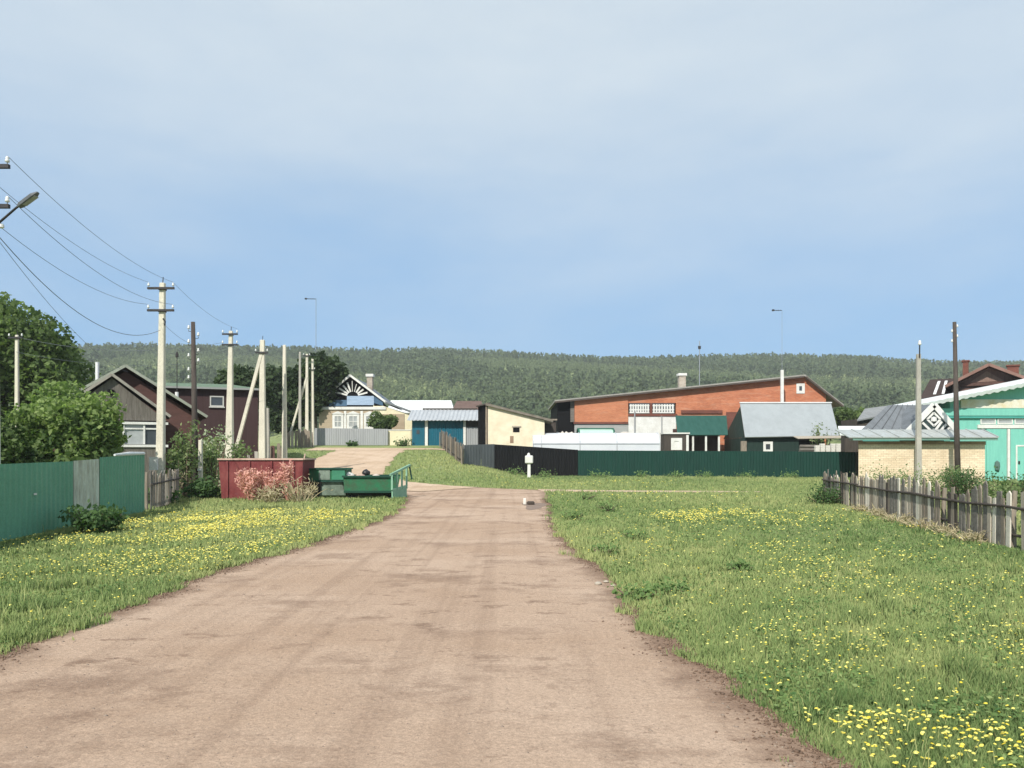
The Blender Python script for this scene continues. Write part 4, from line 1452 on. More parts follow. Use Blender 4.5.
b.build('barge_board', white_paint, t)
hubx, hubz = PX(352.5, Yh), PZ(396, Yh)
b = MB()
for a_ in (14, 32, 52, 72, 92, 112, 132, 150, 167):
    ra = math.radians(a_)
    ca, sa = math.cos(ra), math.sin(ra)
    tmax = 3.4
    # stop each ray under the rake of the gable
    sl = (zr - .35 - PZ(405, Yh)) / (xap - PX(315, Yh))
    for s_ in np.arange(.5, 3.4, .02):
        xx, zz = hubx + ca * s_, hubz + sa * s_
        lim = zr - .42 - abs(xx - xap) * (.74 if xx < xap else .76)
        if zz > lim:
            tmax = s_
            break
    if tmax > .75:
        b.beam((hubx + ca * .55, Yh + .13, hubz + sa * .45), (hubx + ca * tmax, Yh + .13, hubz + sa * tmax), .06, .16)
b.build('sunburst', white_paint, t)
MB().box(PX(347, Yh), PX(374, Yh), Yh - .05, Yh + .19, PZ(405, Yh), PZ(396, Yh)).build('pediment_panel', blue_pale, t)
b = MB().box(PX(329, Yh), PX(347, Yh) - .005, Yh - .02, Yh + .19, PZ(406, Yh), PZ(400, Yh)).box(PX(374, Yh) + .005, PX(383, Yh), Yh - .02, Yh + .19, PZ(406, Yh), PZ(397, Yh))
b.build('pediment_side', blue_deep, t)
MB().box(PX(317, Yh), PX(386, Yh), Yh - .14, Yh + .18, PZ(409.6, Yh), PZ(406.8, Yh)).build('cornice', white_paint, t)
for a_, c_ in ((332.5, 343.5), (347, 359.5), (364, 376)):
    w_ = window(t, PX(a_, Yh), PX(c_, Yh), PZ(429, Yh), PZ(414, Yh), Yh if c_ < 373 else Yh - .03, fw=.24, bars=(1, 1), pm_=pane_l)
    xm = (PX(a_, Yh) + PX(c_, Yh)) / 2
    MB().prism([(PX(a_, Yh) - .1, PZ(414, Yh) + .003), (PX(c_, Yh) + .1, PZ(414, Yh) + .003), (xm, PZ(411.2, Yh))], Yh - .12, Yh - .02).build('crest', white_paint, w_)
for a_, c_ in ((344, 346.4), (360.5, 363)):
    MB().box(PX(a_, Yh), PX(c_, Yh), Yh - .04, Yh - .003, PZ(430, Yh), PZ(411, Yh)).build('corner_board', white_paint, t)
# lean-to extension
xe0, xe1 = PX(373.3, Yh), PX(412, Yh)
MB().prism([(xe0, gz - .3), (xe1, gz - .3), (xe1, PZ(415, Yh)), (xe0, PZ(402.8, Yh))], Yh - .02, Yh + 6).build('extension_wall', cream_b, t)
MB().prism([(PX(386, Yh), PZ(403.2, Yh)), (PX(417, Yh), PZ(414.5, Yh)), (PX(417, Yh), PZ(412.8, Yh)), (PX(386, Yh), PZ(401.5, Yh))], Yh - .5, Yh + 6.3).build('extension_roof', dull_metal_roof, t)
MB().box(PX(381, Yh), PX(404.5, Yh), Yh - .08, Yh - .023, PZ(430, Yh), PZ(414, Yh)).build('extension_front', beige, t)
ch = MB().box(PX(367.5, Yh + 3), PX(373, Yh + 3), Yh + 2.6, Yh + 3.3, PZ(395, Yh), PZ(377, Yh + 3)).build('chimney', chim_brick, t)
MB().box(PX(366.5, Yh + 3), PX(374, Yh + 3), Yh + 2.5, Yh + 3.4, PZ(377, Yh + 3) + .002, PZ(374.3, Yh + 3)).build('chimney_cap', white_paint, ch)
gx = PX(388.5, 74.3)
t = thing('garden_wall', (gx, 74.3, TZ(gx, 74.3)), 'low cream plastered garden wall beside the light grey steel fence', 'wall')
MB().box(gx, PX(411, 74.3), 74.3, 74.6, TZ(gx, 74.3) - .2, PZ(430.5, 74.3)).build('wall_face', cream_b, t)
MB().box(gx - .03, PX(411, 74.3) + .03, 74.25, 74.65, PZ(430.5, 74.3) + .002, PZ(429.6, 74.3)).build('coping', white_paint, t)

# ---- white roofed shed, brown roofed shed (behind the teal garage)
Yw = 94.0
x0, x1 = PX(388, Yw), PX(454, Yw)
gz = TZ(x0, Yw)
t = thing('white_roofed_shed', ((x0 + x1) / 2, Yw, gz), 'long shed with a white sheet roof behind the blue house', 'shed')
MB().box(x0, x1, Yw + .3, Yw + 6, gz - .3, PZ(413.5, Yw)).build('wall', old_wood_b, t)
b = MB().slab([(x0 - .2, Yw, PZ(412.5, Yw)), (x1 + .1, Yw, PZ(412.5, Yw)), (x1 - .6, Yw + 3.4, PZ(400.3, Yw + 3.4)), (x0 - .2, Yw + 3.4, PZ(400.3, Yw + 3.4))], .1)
b.slab([(x1 + .1, Yw + 6.8, PZ(412.5, Yw)), (x0 - .2, Yw + 6.8, PZ(412.5, Yw)), (x0 - .2, Yw + 3.4, PZ(400.3, Yw + 3.4)), (x1 - .6, Yw + 3.4, PZ(400.3, Yw + 3.4))], .1)
b.build('roof', white_sheet, t)
Yw = 90.0
x0, x1 = PX(453, Yw), PX(482, Yw)
gz = TZ(x0, Yw)
t = thing('brown_roofed_shed', ((x0 + x1) / 2, Yw, gz), 'shed with a rusty brown roof behind the teal garage', 'shed')
MB().box(x0, x1, Yw + .3, Yw + 5, gz - .3, PZ(412, Yw)).build('wall', old_wood, t)
b = MB().slab([(x0 - .2, Yw, PZ(412, Yw)), (x1 + .3, Yw, PZ(412, Yw)), (x1 - .2, Yw + 3, PZ(401, Yw + 3)), (x0 + .2, Yw + 3, PZ(401, Yw + 3))], .1)
b.slab([(x1 + .3, Yw + 6, PZ(412, Yw)), (x0 - .2, Yw + 6, PZ(412, Yw)), (x0 + .2, Yw + 3, PZ(401, Yw + 3)), (x1 - .2, Yw + 3, PZ(401, Yw + 3))], .1)
b.build('roof', rust_brown, t)

# ---- teal garage
Yg = 74.0
x0, x1 = PX(411.8, Yg), PX(483, Yg)
gz = TZ(PX(440, Yg), Yg)
t = thing('teal_garage', ((x0 + x1) / 2, Yg, gz), 'teal garage with white posts and a grey corrugated roof', 'garage')
MB().box(x0, x1, Yg + .15, Yg + 6, gz - .6, PZ(419, Yg)).build('wall', dark_wood, t)
d_ = MB().box(PX(412, Yg), PX(424.6, Yg), Yg + .02, Yg + .145, gz - .3, PZ(420.5, Yg)).build('door', teal, t)
MB().box(PX(416.5, Yg), PX(419.5, Yg), Yg - .01, Yg + .017, PZ(434, Yg), PZ(430, Yg)).build('door_pane', pane_m, d_)
for a_, c_ in ((428.2, 445.6), (445.8, 463)):
    lf = MB()
    xa_, xb_ = PX(a_, Yg), PX(c_, Yg)
    lf.corrugated((xa_, Yg + .10), (xb_, Yg + .10), gz - .3, PZ(420.5, Yg), gz - .3, PZ(420.5, Yg), .18, .02)
    lf.build('gate_leaf', teal, t)
for a_, c_ in ((425, 427.8), (463.3, 465.8)):
    MB().box(PX(a_, Yg), PX(c_, Yg), Yg - .06, Yg + .14, gz - .3, PZ(419.5, Yg)).build('post', white_paint, t)
MB().corrugated((PX(466.2, Yg), Yg + .08), (PX(482.5, Yg), Yg + .08), TZ(PX(470, Yg), Yg) - .3, PZ(427, Yg), TZ(PX(480, Yg), Yg) - .3, PZ(427, Yg), .2, .02).build('side_gate', lt_grey_panel, t)
b = MB()
n = 60
for (ya, za, yb, zb) in ((Yg - .7, PZ(420, Yg - .7), Yg + 2.6, PZ(409.8, Yg + 2.6)),):
    vs = []
    for i in range(n + 1):
        xx = x0 - .35 + (x1 - x0 + .6) * i / n
        o_ = .035 * math.sin(i * math.pi / 1.5)
        vs += [(xx, ya, za + o_), (xx, yb, zb + o_)]
    m0 = len(vs)
    fs = [(2 * i, 2 * i + 2, 2 * i + 3, 2 * i + 1) for i in range(n)]
    vs += [(v[0], v[1], v[2] - .05) for v in vs]
    fs += [tuple(m0 + j for j in reversed(f)) for f in fs[:]]
    fs += [(2 * i, m0 + 2 * i, m0 + 2 * i + 2, 2 * i + 2) for i in range(n)]
    b.add(vs, fs)
b.build('roof', pm('pale_corrugated_roof', (.42, .445, .47), (.28, .30, .33), 1.3, .6, .55, (3, .7, .7), .1), t)
MB().slab([(x1 + .3, Yg + 6.3, PZ(418, Yg)), (x0 - .4, Yg + 6.3, PZ(418, Yg)), (x0 - .4, Yg + 2.62, PZ(410, Yg + 2.6)), (x1 + .3, Yg + 2.62, PZ(410, Yg + 2.6))], .06).build('rear_roof', dull_metal_roof, t)
MB().beam((PX(422, Yg + 2), Yg + 2.55, PZ(408.9, Yg + 2.5)), (PX(477, Yg + 2), Yg + 2.55, PZ(408.9, Yg + 2.5)), .12, .14).build('ridge_beam', dark_wood, t)
# dark slatted gap shed beside the cream shed
xx0, xx1 = PX(483.3, 70), PX(487.5, 70)
t = thing('dark_lean_to', (xx0, 70, TZ(xx0, 70)), 'narrow dark plank lean-to between the teal garage and the cream shed', 'lean-to')
MB().prism([(PX(478, 70), 0), (xx1, 0), (xx1, PZ(404, 70)), (PX(478, 70), PZ(407, 70))], 70.1, 73.3).build('wall', flat_black, t)
MB().box(PX(485.5, 70), xx1, 69.9, 70.05, 0, PZ(405, 70)).build('post', old_wood, t)
MB().slab([(PX(476, 70), 69.7, PZ(406, 70)), (xx1 + .2, 69.7, PZ(403, 70)), (xx1 + .2, 73, PZ(402, 73)), (PX(476, 70), 73, PZ(406, 73))], .1).build('roof', dark_wood, t)

# ---- cream shed with a mono-pitch roof
Yc = 67.0
x0, x1 = PX(488, Yc), PX(544.5, Yc)
gz = TZ(x0, Yc)
t = thing('cream_shed', ((x0 + x1) / 2, Yc, gz), 'cream plastered shed with a sloping roof and tiny dark window', 'shed')
MB().prism([(x0, gz - .5), (x1, gz - .8), (x1, PZ(420.5, Yc)), (x0, PZ(406, Yc))], Yc, Yc + 6).build('wall', cream, t)
MB().prism([(x0 - .2, PZ(405.5, Yc)), (PX(553, Yc), PZ(422, Yc)), (PX(553, Yc), PZ(419.8, Yc)), (x0 - .2, PZ(403, Yc))], Yc - .3, Yc + 6.2).build('roof', pm('old_board_roof', (.22, .195, .16), (.12, .1, .085), 2.5, .7), t)
w_ = MB().box(PX(513, Yc), PX(519.5, Yc), Yc - .02, Yc - .003, PZ(432.2, Yc), PZ(427.5, Yc)).build('window', flat_black, t)
MB().box(PX(512, Yc), PX(521, Yc), Yc - .06, Yc - .004, PZ(427.3, Yc), PZ(425.8, Yc)).build('lintel', old_wood_b, t)
MB().box(PX(510, Yc), PX(513.5, Yc), Yc - .025, Yc - .003, PZ(443, Yc), PZ(436, Yc)).build('hatch', pm('rusty_hatch', (.3, .2, .13)), t)

# ---- dark shed against the brick house
x0, x1 = PX(545, 72), PX(556, 72)
t = thing('dark_lean_to', (x0, 72, TZ(x0, 72)), 'low dark shed tucked between the cream shed and brick house', 'lean-to')
MB().box(x0, x1, 72, 75, -.2, PZ(420.5, 72)).build('wall', dark_wood, t)
MB().box(x0 - .1, x1 + .1, 71.8, 75.1, PZ(420.5, 72) + .002, PZ(419, 72)).build('roof', old_wood, t)

# ---- long brick house
Yk = 78.0
gz = TZ(PX(700, Yk), Yk)
X = lambda p: PX(p, Yk)
Z = lambda p: PZ(p, Yk)
xap = X(803)
t = thing('brick_house', (X(700), Yk, gz), 'long orange brick house with a lopsided gable roof behind the bottle green fence', 'house')


def roofz(p):
    return Z(400.5 + (375 - 400.5) * (p - 556) / (803 - 556)) if p <= 803 else Z(375 + (404 - 375) * (p - 803) / (840 - 803))


b = MB()
b.prism([(X(628.2), Z(403)), (X(676), Z(403)), (X(676), gz - .5), (X(826), gz - .5), (X(826), roofz(826) - .12), (xap, roofz(803) - .14), (X(628.2), roofz(628) - .12)], Yk, Yk + 14)
b.build('wall', brick_orange, t)
MB().prism([(X(574.5), Z(422)), (X(628), Z(422)), (X(628), roofz(628) - .12), (X(574.5), roofz(574.5) - .12)], Yk - .12, Yk + 13.9).build('upper_wall', brick_bright, t)
MB().box(X(574.5), X(628), Yk - .06, Yk + 13.8, gz - .5, Z(424.2)).build('ground_wall', conc_band, t)
MB().box(X(573.5), X(628), Yk - .18, Yk - .0, Z(424.0), Z(422.1)).build('lintel_beam', brick_dark, t)
MB().prism([(X(557.5), gz - .5), (X(574.3), gz - .5), (X(574.3), roofz(574) - .14), (X(557.5), roofz(557.5) - .14)], Yk + .3, Yk + 13.5).build('side_bay', flat_black, t)  # whole front of the bay in one flat black
MB().box(X(570.5), X(574.3), Yk + .1, Yk + .29, Z(422), roofz(572) - .2).build('pilaster', log_grey, t)
MB().box(X(628.3), X(676), Yk - .05, Yk - .003, gz - .5, Z(416.5)).build('white_wall', white_paint, t)
MB().box(X(628.3), X(677), Yk - .12, Yk - .003, Z(416.4), Z(413.8)).build('lintel_beam', brick_dark, t)
for a_, c_ in ((629.5, 649.3), (652.5, 674)):
    b = MB()
    xa_, xb_ = X(a_), X(c_)
    z0_, z1_ = Z(413.2), Z(404.2)
    k = 8
    for i in range(k):
        q = xa_ + (xb_ - xa_) * (i + .5) / k
        b.box(q - .075, q + .075, Yk - .08, Yk - .02, z0_, z1_)
    for zz in (z0_ + .05, (z0_ + z1_) / 2 - .12, z1_ - .15):
        b.box(xa_, xb_, Yk - .06, Yk - .012, zz - .05, zz + .07)
    wd = b.build('window', white_paint, t)
    MB().box(xa_ - .05, xb_ + .05, Yk - .010, Yk - .003, z0_ - .05, z1_ + .1).build('pane', pane_m, wd)
MB().box(X(649.6), X(652.2), Yk - .09, Yk - .003, Z(413.6), Z(403)).build('mullion', brick_dark, t)
MB().tube([(X(634.5), Yk - .15, gz), (X(634.5), Yk - .15, Z(411))], .07, 6).build('drain_pipe', lt_grey_panel, t)
MB().tube([(X(661.5), Yk - .13, gz), (X(661.5), Yk - .13, Z(416))], .05, 6).build('drain_pipe', lt_grey_panel, t)
MB().box(X(681), X(722), Yk - .15, Yk - .003, Z(413.5), Z(410.2)).build('lintel_beam', brick_dark, t)
MB().box(X(726), X(739), Yk - .04, Yk - .003, gz - .3, Z(412)).build('door_bay', brick_dark, t)
# roof of two unequal slopes
th = .16
b = MB()
b.prism([(X(554.5), roofz(556)), (xap, roofz(803)), (xap, roofz(803) - th), (X(554.5), roofz(556) - th)], Yk - .55, Yk + 14.4)
b.prism([(xap + .004, roofz(803)), (X(841.5), roofz(841)), (X(841.5), roofz(841) - th), (xap + .004, roofz(803) - th)], Yk - .55, Yk + 14.4)
b.build('roof', pm('aged_grey_roof', (.34, .33, .30), (.22, .21, .19), 1.5, .6, .85), t)
b = MB()
b.beam((X(554.5), Yk - .58, roofz(556) - .2), (xap - .1, Yk - .58, roofz(803) - .22), .04, .16)
b.beam((xap + .1, Yk - .58, roofz(803) - .22), (X(841), Yk - .58, roofz(841) - .2), .04, .16)
b.build('barge_board', pm('dark_barge_board', (.09, .07, .06)), t)
w_ = window(t, X(796.3), X(804.6), Z(393.5), Z(383.5), Yk, fw=.27, bars=(0, 0), sill=False)
ch = MB().box(PX(678.5, 81), PX(685, 81), 80.6, 81.4, PZ(392, 81), PZ(376, 81)).build('chimney', chim_brick, t)
MB().box(PX(677.5, 81), PX(686, 81), 80.5, 81.5, PZ(376, 81) + .002, PZ(373.6, 81)).build('chimney_cap', white_paint, ch)

# ---- green canopy porch
Yp = 72.0
X = lambda p: PX(p, Yp)
Z = lambda p: PZ(p, Yp)
gz = TZ(X(700), Yp)
t = thing('porch', (X(700), Yp, gz), 'open porch with a bottle green sheet canopy on white posts', 'porch')
b = MB().slab([(X(677.5), Yp, Z(434.8)), (X(728), Yp, Z(434.8)), (PX(726.5, Yp + 3), Yp + 3, PZ(415.5, Yp + 3)), (PX(675.5, Yp + 3), Yp + 3, PZ(415.5, Yp + 3))], .07)
b.build('canopy', green_canopy, t)
for p in (693.5, 706.5, 719.5):
    MB().box(X(p) - .08, X(p) + .08, Yp + .15, Yp + .31, gz - .1, Z(435.7)).build('post', white_paint, t)
MB().box(X(679), X(727), Yp + 2.6, Yp + 2.8, gz - .1, Z(428)).build('back_wall', pm('brown_porch_boards', (.07, .035, .03), (.04, .02, .02), 1, .5, .8, (5, 5, .6)), t)
# small kiosk window unit beside the porch
t = thing('kiosk', (X(672), Yp - .8, gz), 'small dark framed kiosk with a white window beside the open porch', 'kiosk')
Yq = Yp - .8
MB().box(PX(664, Yq), PX(689, Yq), Yq, Yq + 1.6, gz - .1, PZ(434, Yq)).build('wall', dark_wood, t)
window(t, PX(671, Yq), PX(682, Yq), PZ(450, Yq), PZ(438, Yq), Yq, fw=.28, bars=(0, 0), pm_=white_paint, sill=False)
MB().box(PX(663.3, Yq), PX(689.7, Yq), Yq - .12, Yq + 1.7, PZ(434, Yq) + .002, PZ(432.6, Yq)).build('roof', white_paint, t)
MB().box(PX(686.2, Yq), PX(688.6, Yq), Yq - .05, Yq - .003, gz, PZ(435, Yq)).build('post', white_paint, t)

# ---- shed with broad grey metal roof
Ys = 69.0
X = lambda p: PX(p, Ys)
Z = lambda p: PZ(p, Ys)
gz = TZ(X(790), Ys)
t = thing('metal_roofed_shed', (X(790), Ys, gz), 'dark green shed under a broad smooth grey metal roof', 'shed')
MB().box(X(746), X(801), Ys + .5, Ys + 7, gz - .2, Z(437.5)).build('wall', dkgreen_wood, t)
MB().box(X(801.2), X(836), Ys + 2.6, Ys + 7, gz - .2, Z(436)).build('open_bay', flat_black, t)
b = MB().slab([(X(745), Ys, Z(437)), (X(839), Ys, Z(435.5)), (PX(831, Ys + 4.2), Ys + 4.2, PZ(403.2, Ys + 4.2)), (PX(740, Ys + 4.2), Ys + 4.2, PZ(403.2, Ys + 4.2))], .08)
b.build('roof', metal_roof, t)
MB().slab([(PX(836, Ys + 8), Ys + 8.2, Z(436)), (PX(742, Ys + 8), Ys + 8.2, Z(436)), (PX(740, Ys + 4.2), Ys + 4.21, PZ(403.3, Ys + 4.2)), (PX(831, Ys + 4.2), Ys + 4.21, PZ(403.3, Ys + 4.2))], .08).build('rear_roof', metal_roof, t)
b = MB()
b.add([(X(746), Ys + .52, Z(437.4)), (X(746), Ys + 7.4, Z(437.4)), (PX(741.2, Ys + 4.2), Ys + 4.2, PZ(404.5, Ys + 4.2))], [(0, 1, 2)])
b.add([(X(835), Ys + .52, Z(437.4)), (X(835), Ys + 7.4, Z(437.4)), (PX(829.5, Ys + 4.2), Ys + 4.2, PZ(404.5, Ys + 4.2))], [(0, 1, 2)])
b.build('gable', dkgreen_wood, t)
MB().beam((PX(739.5, Ys + 4.2), Ys + 4.15, PZ(402.6, Ys + 4.2)), (PX(831.5, Ys + 4.2), Ys + 4.15, PZ(402.6, Ys + 4.2)), .14, .1).build('ridge_cap', white_sheet, t)
window(t, X(765), X(774.5), Z(452), Z(441.5), Ys + .5, fw=.22, bars=(0, 0), sill=False)
MB().box(X(742), X(747.4), Ys + .2, Ys + .45, gz, Z(441)).build('corner_post', old_wood, t)
# log stack and white blocks in the yard
Yl = 66.0
x0, x1 = PX(797, Yl), PX(858, Yl)
t = thing('log_stack', (x0, Yl, TZ(x0, Yl)), 'stack of grey logs and boards beside the metal roofed shed', 'log stack')
rr = random.Random(3)
b = MB()
nl = 0
for row in range(9):
    z = TZ(x0, Yl) + .14 + row * .27
    if z > PZ(439, Yl):
        break
    off = rr.uniform(-.2, .25)
    b.tube([(x0 + off, Yl + rr.uniform(-.05, .05), z), (x1 + rr.uniform(-.9, .2), Yl + rr.uniform(-.05, .05), z + rr.uniform(-.04, .06))], [.14, .12], 9)
b.build('logs', log_grey, t)
MB().slab([(x0 - .1, Yl - .5, PZ(438.5, Yl)), (x1 - .5, Yl - .5, PZ(437.5, Yl)), (x1 - .5, Yl + .6, PZ(435.5, Yl)), (x0 - .1, Yl + .6, PZ(436, Yl))], .05).build('cover_board', old_wood_b, t)
rr = random.Random(8)
for i in range(6):
    px = 817 + i * 5.2
    y = 64.5
    x = PX(px, y)
    z0_ = TZ(x, y)
    h = PZ(444 - rr.choice([0, .8, 1.4]), y)
    t = thing('block_pile', (x, y, z0_), 'white silicate brick pile standing before the grey log stack', 'brick pile', 'white brick piles in the yard')
    b = MB()
    lay = int((h - z0_) / .15)
    for k in range(lay):
        w = rr.uniform(.15, .19)
        b.box(x - w, x + w, y - .15, y + .15, z0_ + k * .15, z0_ + k * .15 + .142)
    b.build('blocks', white_stone, t)
shrub('sapling', PX(823, 66.8), 66.8, PZ(424, 66.8), 2.4, L_shrub, 'thin young fruit tree before the metal roofed shed', 'sapling', n=420, leaf=.13, seed=201, stems=12, airy=.3)

# ---- greenhouse (white polycarbonate) and things behind it
Yn = 66.5
x0, x1 = PX(533, Yn), PX(660, Yn)
gz = 0.2
t = thing('greenhouse', ((x0 + x1) / 2, Yn, TZ(5, Yn)), 'long white polycarbonate greenhouse just behind the bottle green fence', 'greenhouse')
zt = PZ(433, Yn + 1.4)
zs = PZ(443.5, Yn)


def arch(x0, x1, y, z0, zs, zt, d, mb_):
    n = 14
    prof = [(y, z0), (y, zs)] + [(y + d / 2 - d / 2 * math.cos(math.pi * i / n), zs + (zt - zs) * math.sin(math.pi * i / n)) for i in range(1, n)] + [(y + d, zs), (y + d, z0)]
    k = len(prof)
    vs = [(x0, p[0], p[1]) for p in prof] + [(x1, p[0], p[1]) for p in prof]
    fs = [(i, i + k, i + 1 + k, i + 1) for i in range(k - 1)] + [tuple(range(k)), tuple(range(2 * k - 1, k - 1, -1))]
    mb_.add(vs, fs)
    return prof


seg = [533, 541.5, 580, 617, 660]
for i in range(4):
    b = MB()
    prof = arch(PX(seg[i], Yn) + .04, PX(seg[i + 1], Yn) - .04, Yn, -.1, zs, zt, 2.8, b)
    b.build('glazing', poly, t)
for i in range(5):
    pr_ = [(PX(seg[i], Yn), p[0] + (-.02 if p[0] < Yn + .01 else .02 if p[0] > Yn + 2.79 else 0), p[1] + .02) for p in prof]
    MB().tube(pr_, .04, 5).build('hoop', pm('pale_hoop', (.55, .57, .6), bmp=0), t)
MB().beam((x0, Yn - .04, zs), (x1, Yn - .04, zs), .05, .05).build('rail', MATS['pale_hoop'], t)
t = thing('covered_stack', (PX(563, 73), 73, TZ(PX(563, 73), 73)), 'lumpy stack under pale sheeting behind the white greenhouse', 'stack')
b = MB()
vs, fs = [], []
nx, nz = 12, 5
for i in range(nx + 1):
    for j, (yy, zz) in enumerate(((72.4, 0), (72.45, .75), (72.8, 1), (73.5, 1), (73.6, 0))):
        xx = PX(553, 73) + (PX(575.5, 73) - PX(553, 73)) * i / nx
        hh = PZ(430.5, 73) - .25 * abs(math.sin(i * 1.3)) - .5 * (1 if i in (0, nx) else 0)
        vs.append((xx, yy, .2 + (hh - .2) * zz))
for i in range(nx):
    for j in range(4):
        a_ = i * 5 + j
        fs.append((a_, a_ + 5, a_ + 6, a_ + 1))
fs += [(0, 1, 2, 3, 4), tuple(nx * 5 + j for j in (4, 3, 2, 1, 0))]
b.add(vs, fs).build('sheeting', pm('pale_sheeting', (.60, .56, .50), (.4, .36, .32), 2, .7), t, smooth=True)
t = thing('greenhouse', (PX(597, 73), 73, TZ(PX(597, 73), 73)), 'small pale green hoop greenhouse below the bright brick wall', 'greenhouse')
b = MB()
prof = arch(PX(579, 73), PX(613, 73), 72.5, 0, PZ(434, 73), PZ(429.3, 73.5), 2, b)
b.build('glazing', poly_green, t)
for p in (578.5, 613.5):
    MB().tube([(PX(p, 73), q[0], q[1] + .03) for q in prof], .09, 5).build('hoop', pm('green_hoop', (.02, .12, .08)), t)
MB().beam((PX(578, 73), 73.3, PZ(428.6, 73.5)), (PX(614, 73), 73.3, PZ(428.6, 73.5)), .1, .1).build('rail', MATS['green_hoop'], t)
t = thing('covered_stack', (PX(625, 74), 74, TZ(PX(625, 74), 74)), 'low white sheeted heap between the small and long greenhouses', 'stack')
b = MB().lathe((PX(625, 74), 74, .3), [(1.0, 0), (1.05, PZ(435, 74) - .6), (.8, PZ(432.6, 74) - .5), (.2, PZ(431.6, 74) - .3)], 14)
b.build('sheeting', MATS['pale_sheeting'], t, smooth=True)

# ---- small white marker post before the black fence
xq, yq = PX(529, 58), 58.0
gz = TZ(xq, yq)
t = thing('marker_post', (xq, yq, gz), 'white post with a round topped box before the black fence', 'post')
MB().frustum((xq, yq), gz - .1, PZ(457, yq), .24, .2, .2, .18).build('shaft', white_paint, t, bevel=.015)
MB().box(PX(525, yq), PX(533, yq), yq - .24, yq - .11, PZ(463.5, yq), PZ(455.5, yq)).build('box', white_paint, t, bevel=.06)
MB().lathe((xq - .02, yq, PZ(457, yq)), [(.11, 0), (.13, .12), (.09, .26), (.02, .31)], 10).build('cap', white_paint, t)

# ------------------------------------------------------------------ bins
Yr = 30.0
x0, x1 = PX(218.5, Yr), PX(303, Yr)
t = thing('red_bin', ((x0 + x1) / 2, Yr + .9, 0), 'large dull red steel refuse bin with a pale rim', 'bin')
zt = PZ(460, Yr)
b = MB()
w = .05
b.prism([(x0 + .12, .04), (x1 - .06, .04), (x1, zt), (x0, zt)], Yr, Yr + w)
b.prism([(x0 + .12, .04), (x1 - .06, .04), (x1, zt), (x0, zt)], Yr + 1.75, Yr + 1.8)
b.add([(x0 + .12, Yr + w, .04), (x0, Yr + w, zt), (x0, Yr + 1.75, zt), (x0 + .12, Yr + 1.75, .04), (x0 + .17, Yr + w, .04), (x0 + .05, Yr + w, zt), (x0 + .05, Yr + 1.75, zt), (x0 + .17, Yr + 1.75, .04)],
      [(0, 1, 2, 3), (7, 6, 5, 4), (1, 5, 6, 2), (0, 3, 7, 4)])
b.add([(x1 - .06, Yr + w, .04), (x1, Yr + w, zt), (x1, Yr + 1.75, zt), (x1 - .06, Yr + 1.75, .04), (x1 - .11, Yr + w, .04), (x1 - .05, Yr + w, zt), (x1 - .05, Yr + 1.75, zt), (x1 - .11, Yr + 1.75, .04)],
      [(3, 2, 1, 0), (4, 5, 6, 7), (2, 6, 5, 1), (4, 7, 3, 0)])
b.box(x0 + .17, x1 - .12, Yr + w, Yr + 1.75, .05, .10)
b.build('body', rust_red, t)
b = MB()
b.beam((x0 - .03, Yr - .02, zt + .03), (x1 + .03, Yr - .02, zt + .03), .09, .06)
b.beam((x0 - .03, Yr + 1.82, zt + .03), (x1 + .03, Yr + 1.82, zt + .03), .09, .06)
b.beam((x0 - .02, Yr + .03, zt + .03), (x0 - .02, Yr + 1.77, zt + .03), .09, .06)
b.beam((x1 + .02, Yr + .03, zt + .03), (x1 + .02, Yr + 1.77, zt + .03), .09, .06)
b.build('rim', pm('pale_rim', (.58, .45, .36), (.35, .16, .12), 2, .6), t)
for k in range(4):
    xx = x0 + .35 + k * (x1 - x0 - .7) / 3
    MB().beam((xx, Yr - .03, .08), (xx, Yr - .03, zt - .04), .07, .05).build('rib', rust_red, t)
MB().tube([(x1 + .01, Yr + .12, zt + .05), (x1 + .05, Yr + .12, zt + .2), (x1 + .02, Yr + .2, zt + .22)], .025, 6).build('lifting_lug', MATS['pale_rim'], t)

# green dumpster with a tapered body
Yd = 31.0
x0, x1 = PX(305.5, Yd), PX(345.5, Yd)
t = thing('green_dumpster', ((x0 + x1) / 2, Yd + .6, 0), 'green dumpster with a grubby tapered lower body next to the red bin', 'dumpster')
za, zb_ = PZ(480.5, Yd), PZ(469.5, Yd)
b = MB()
for a_, c_ in ((Yd, Yd + .04), (Yd + 1.16, Yd + 1.2)):
    b.box(x0, x1, a_, c_, za, zb_)
b.box(x0, x0 + .04, Yd + .04, Yd + 1.16, za, zb_)
b.box(x1 - .04, x1, Yd + .04, Yd + 1.16, za, zb_)
b.build('hopper', bin_green, t)
b = MB()
b.beam((x0 - .04, Yd - .02, zb_ + .025), (x1 + .04, Yd - .02, zb_ + .025), .1, .05)
b.beam((x0 - .04, Yd + 1.22, zb_ + .025), (x1 + .04, Yd + 1.22, zb_ + .025), .1, .05)
b.beam((x0 - .03, Yd - .025, za - .02), (x1 + .03, Yd - .025, za - .02), .07, .06)
b.build('rim', pm('dark_green_rim', (.012, .06, .04)), t)
MB().box(PX(319, Yd), PX(330, Yd), Yd - .03, Yd - .004, za + .03, zb_ - .02).build('panel', bin_greygreen, t)
MB().box(PX(332, Yd), PX(345, Yd), Yd - .03, Yd - .004, za + .03, zb_ - .02).build('panel', pm('mid_green_paint', (.05, .22, .13), (.03, .14, .08), 2, .6), t)
b = MB()
b.frustum(((PX(318, Yd) + x1) / 2, Yd + .62), .08, za - .05, (x1 - PX(318, Yd)) * .98, 1.0, (x1 - PX(318, Yd)) * .78, 1.1)
b.build('lower_body', bin_greygreen, t, bevel=.04)
MB().box(x0 + .02, PX(318, Yd) - .05, Yd + .35, Yd + 1.1, .06, za - .05).build('frame', iron, t)
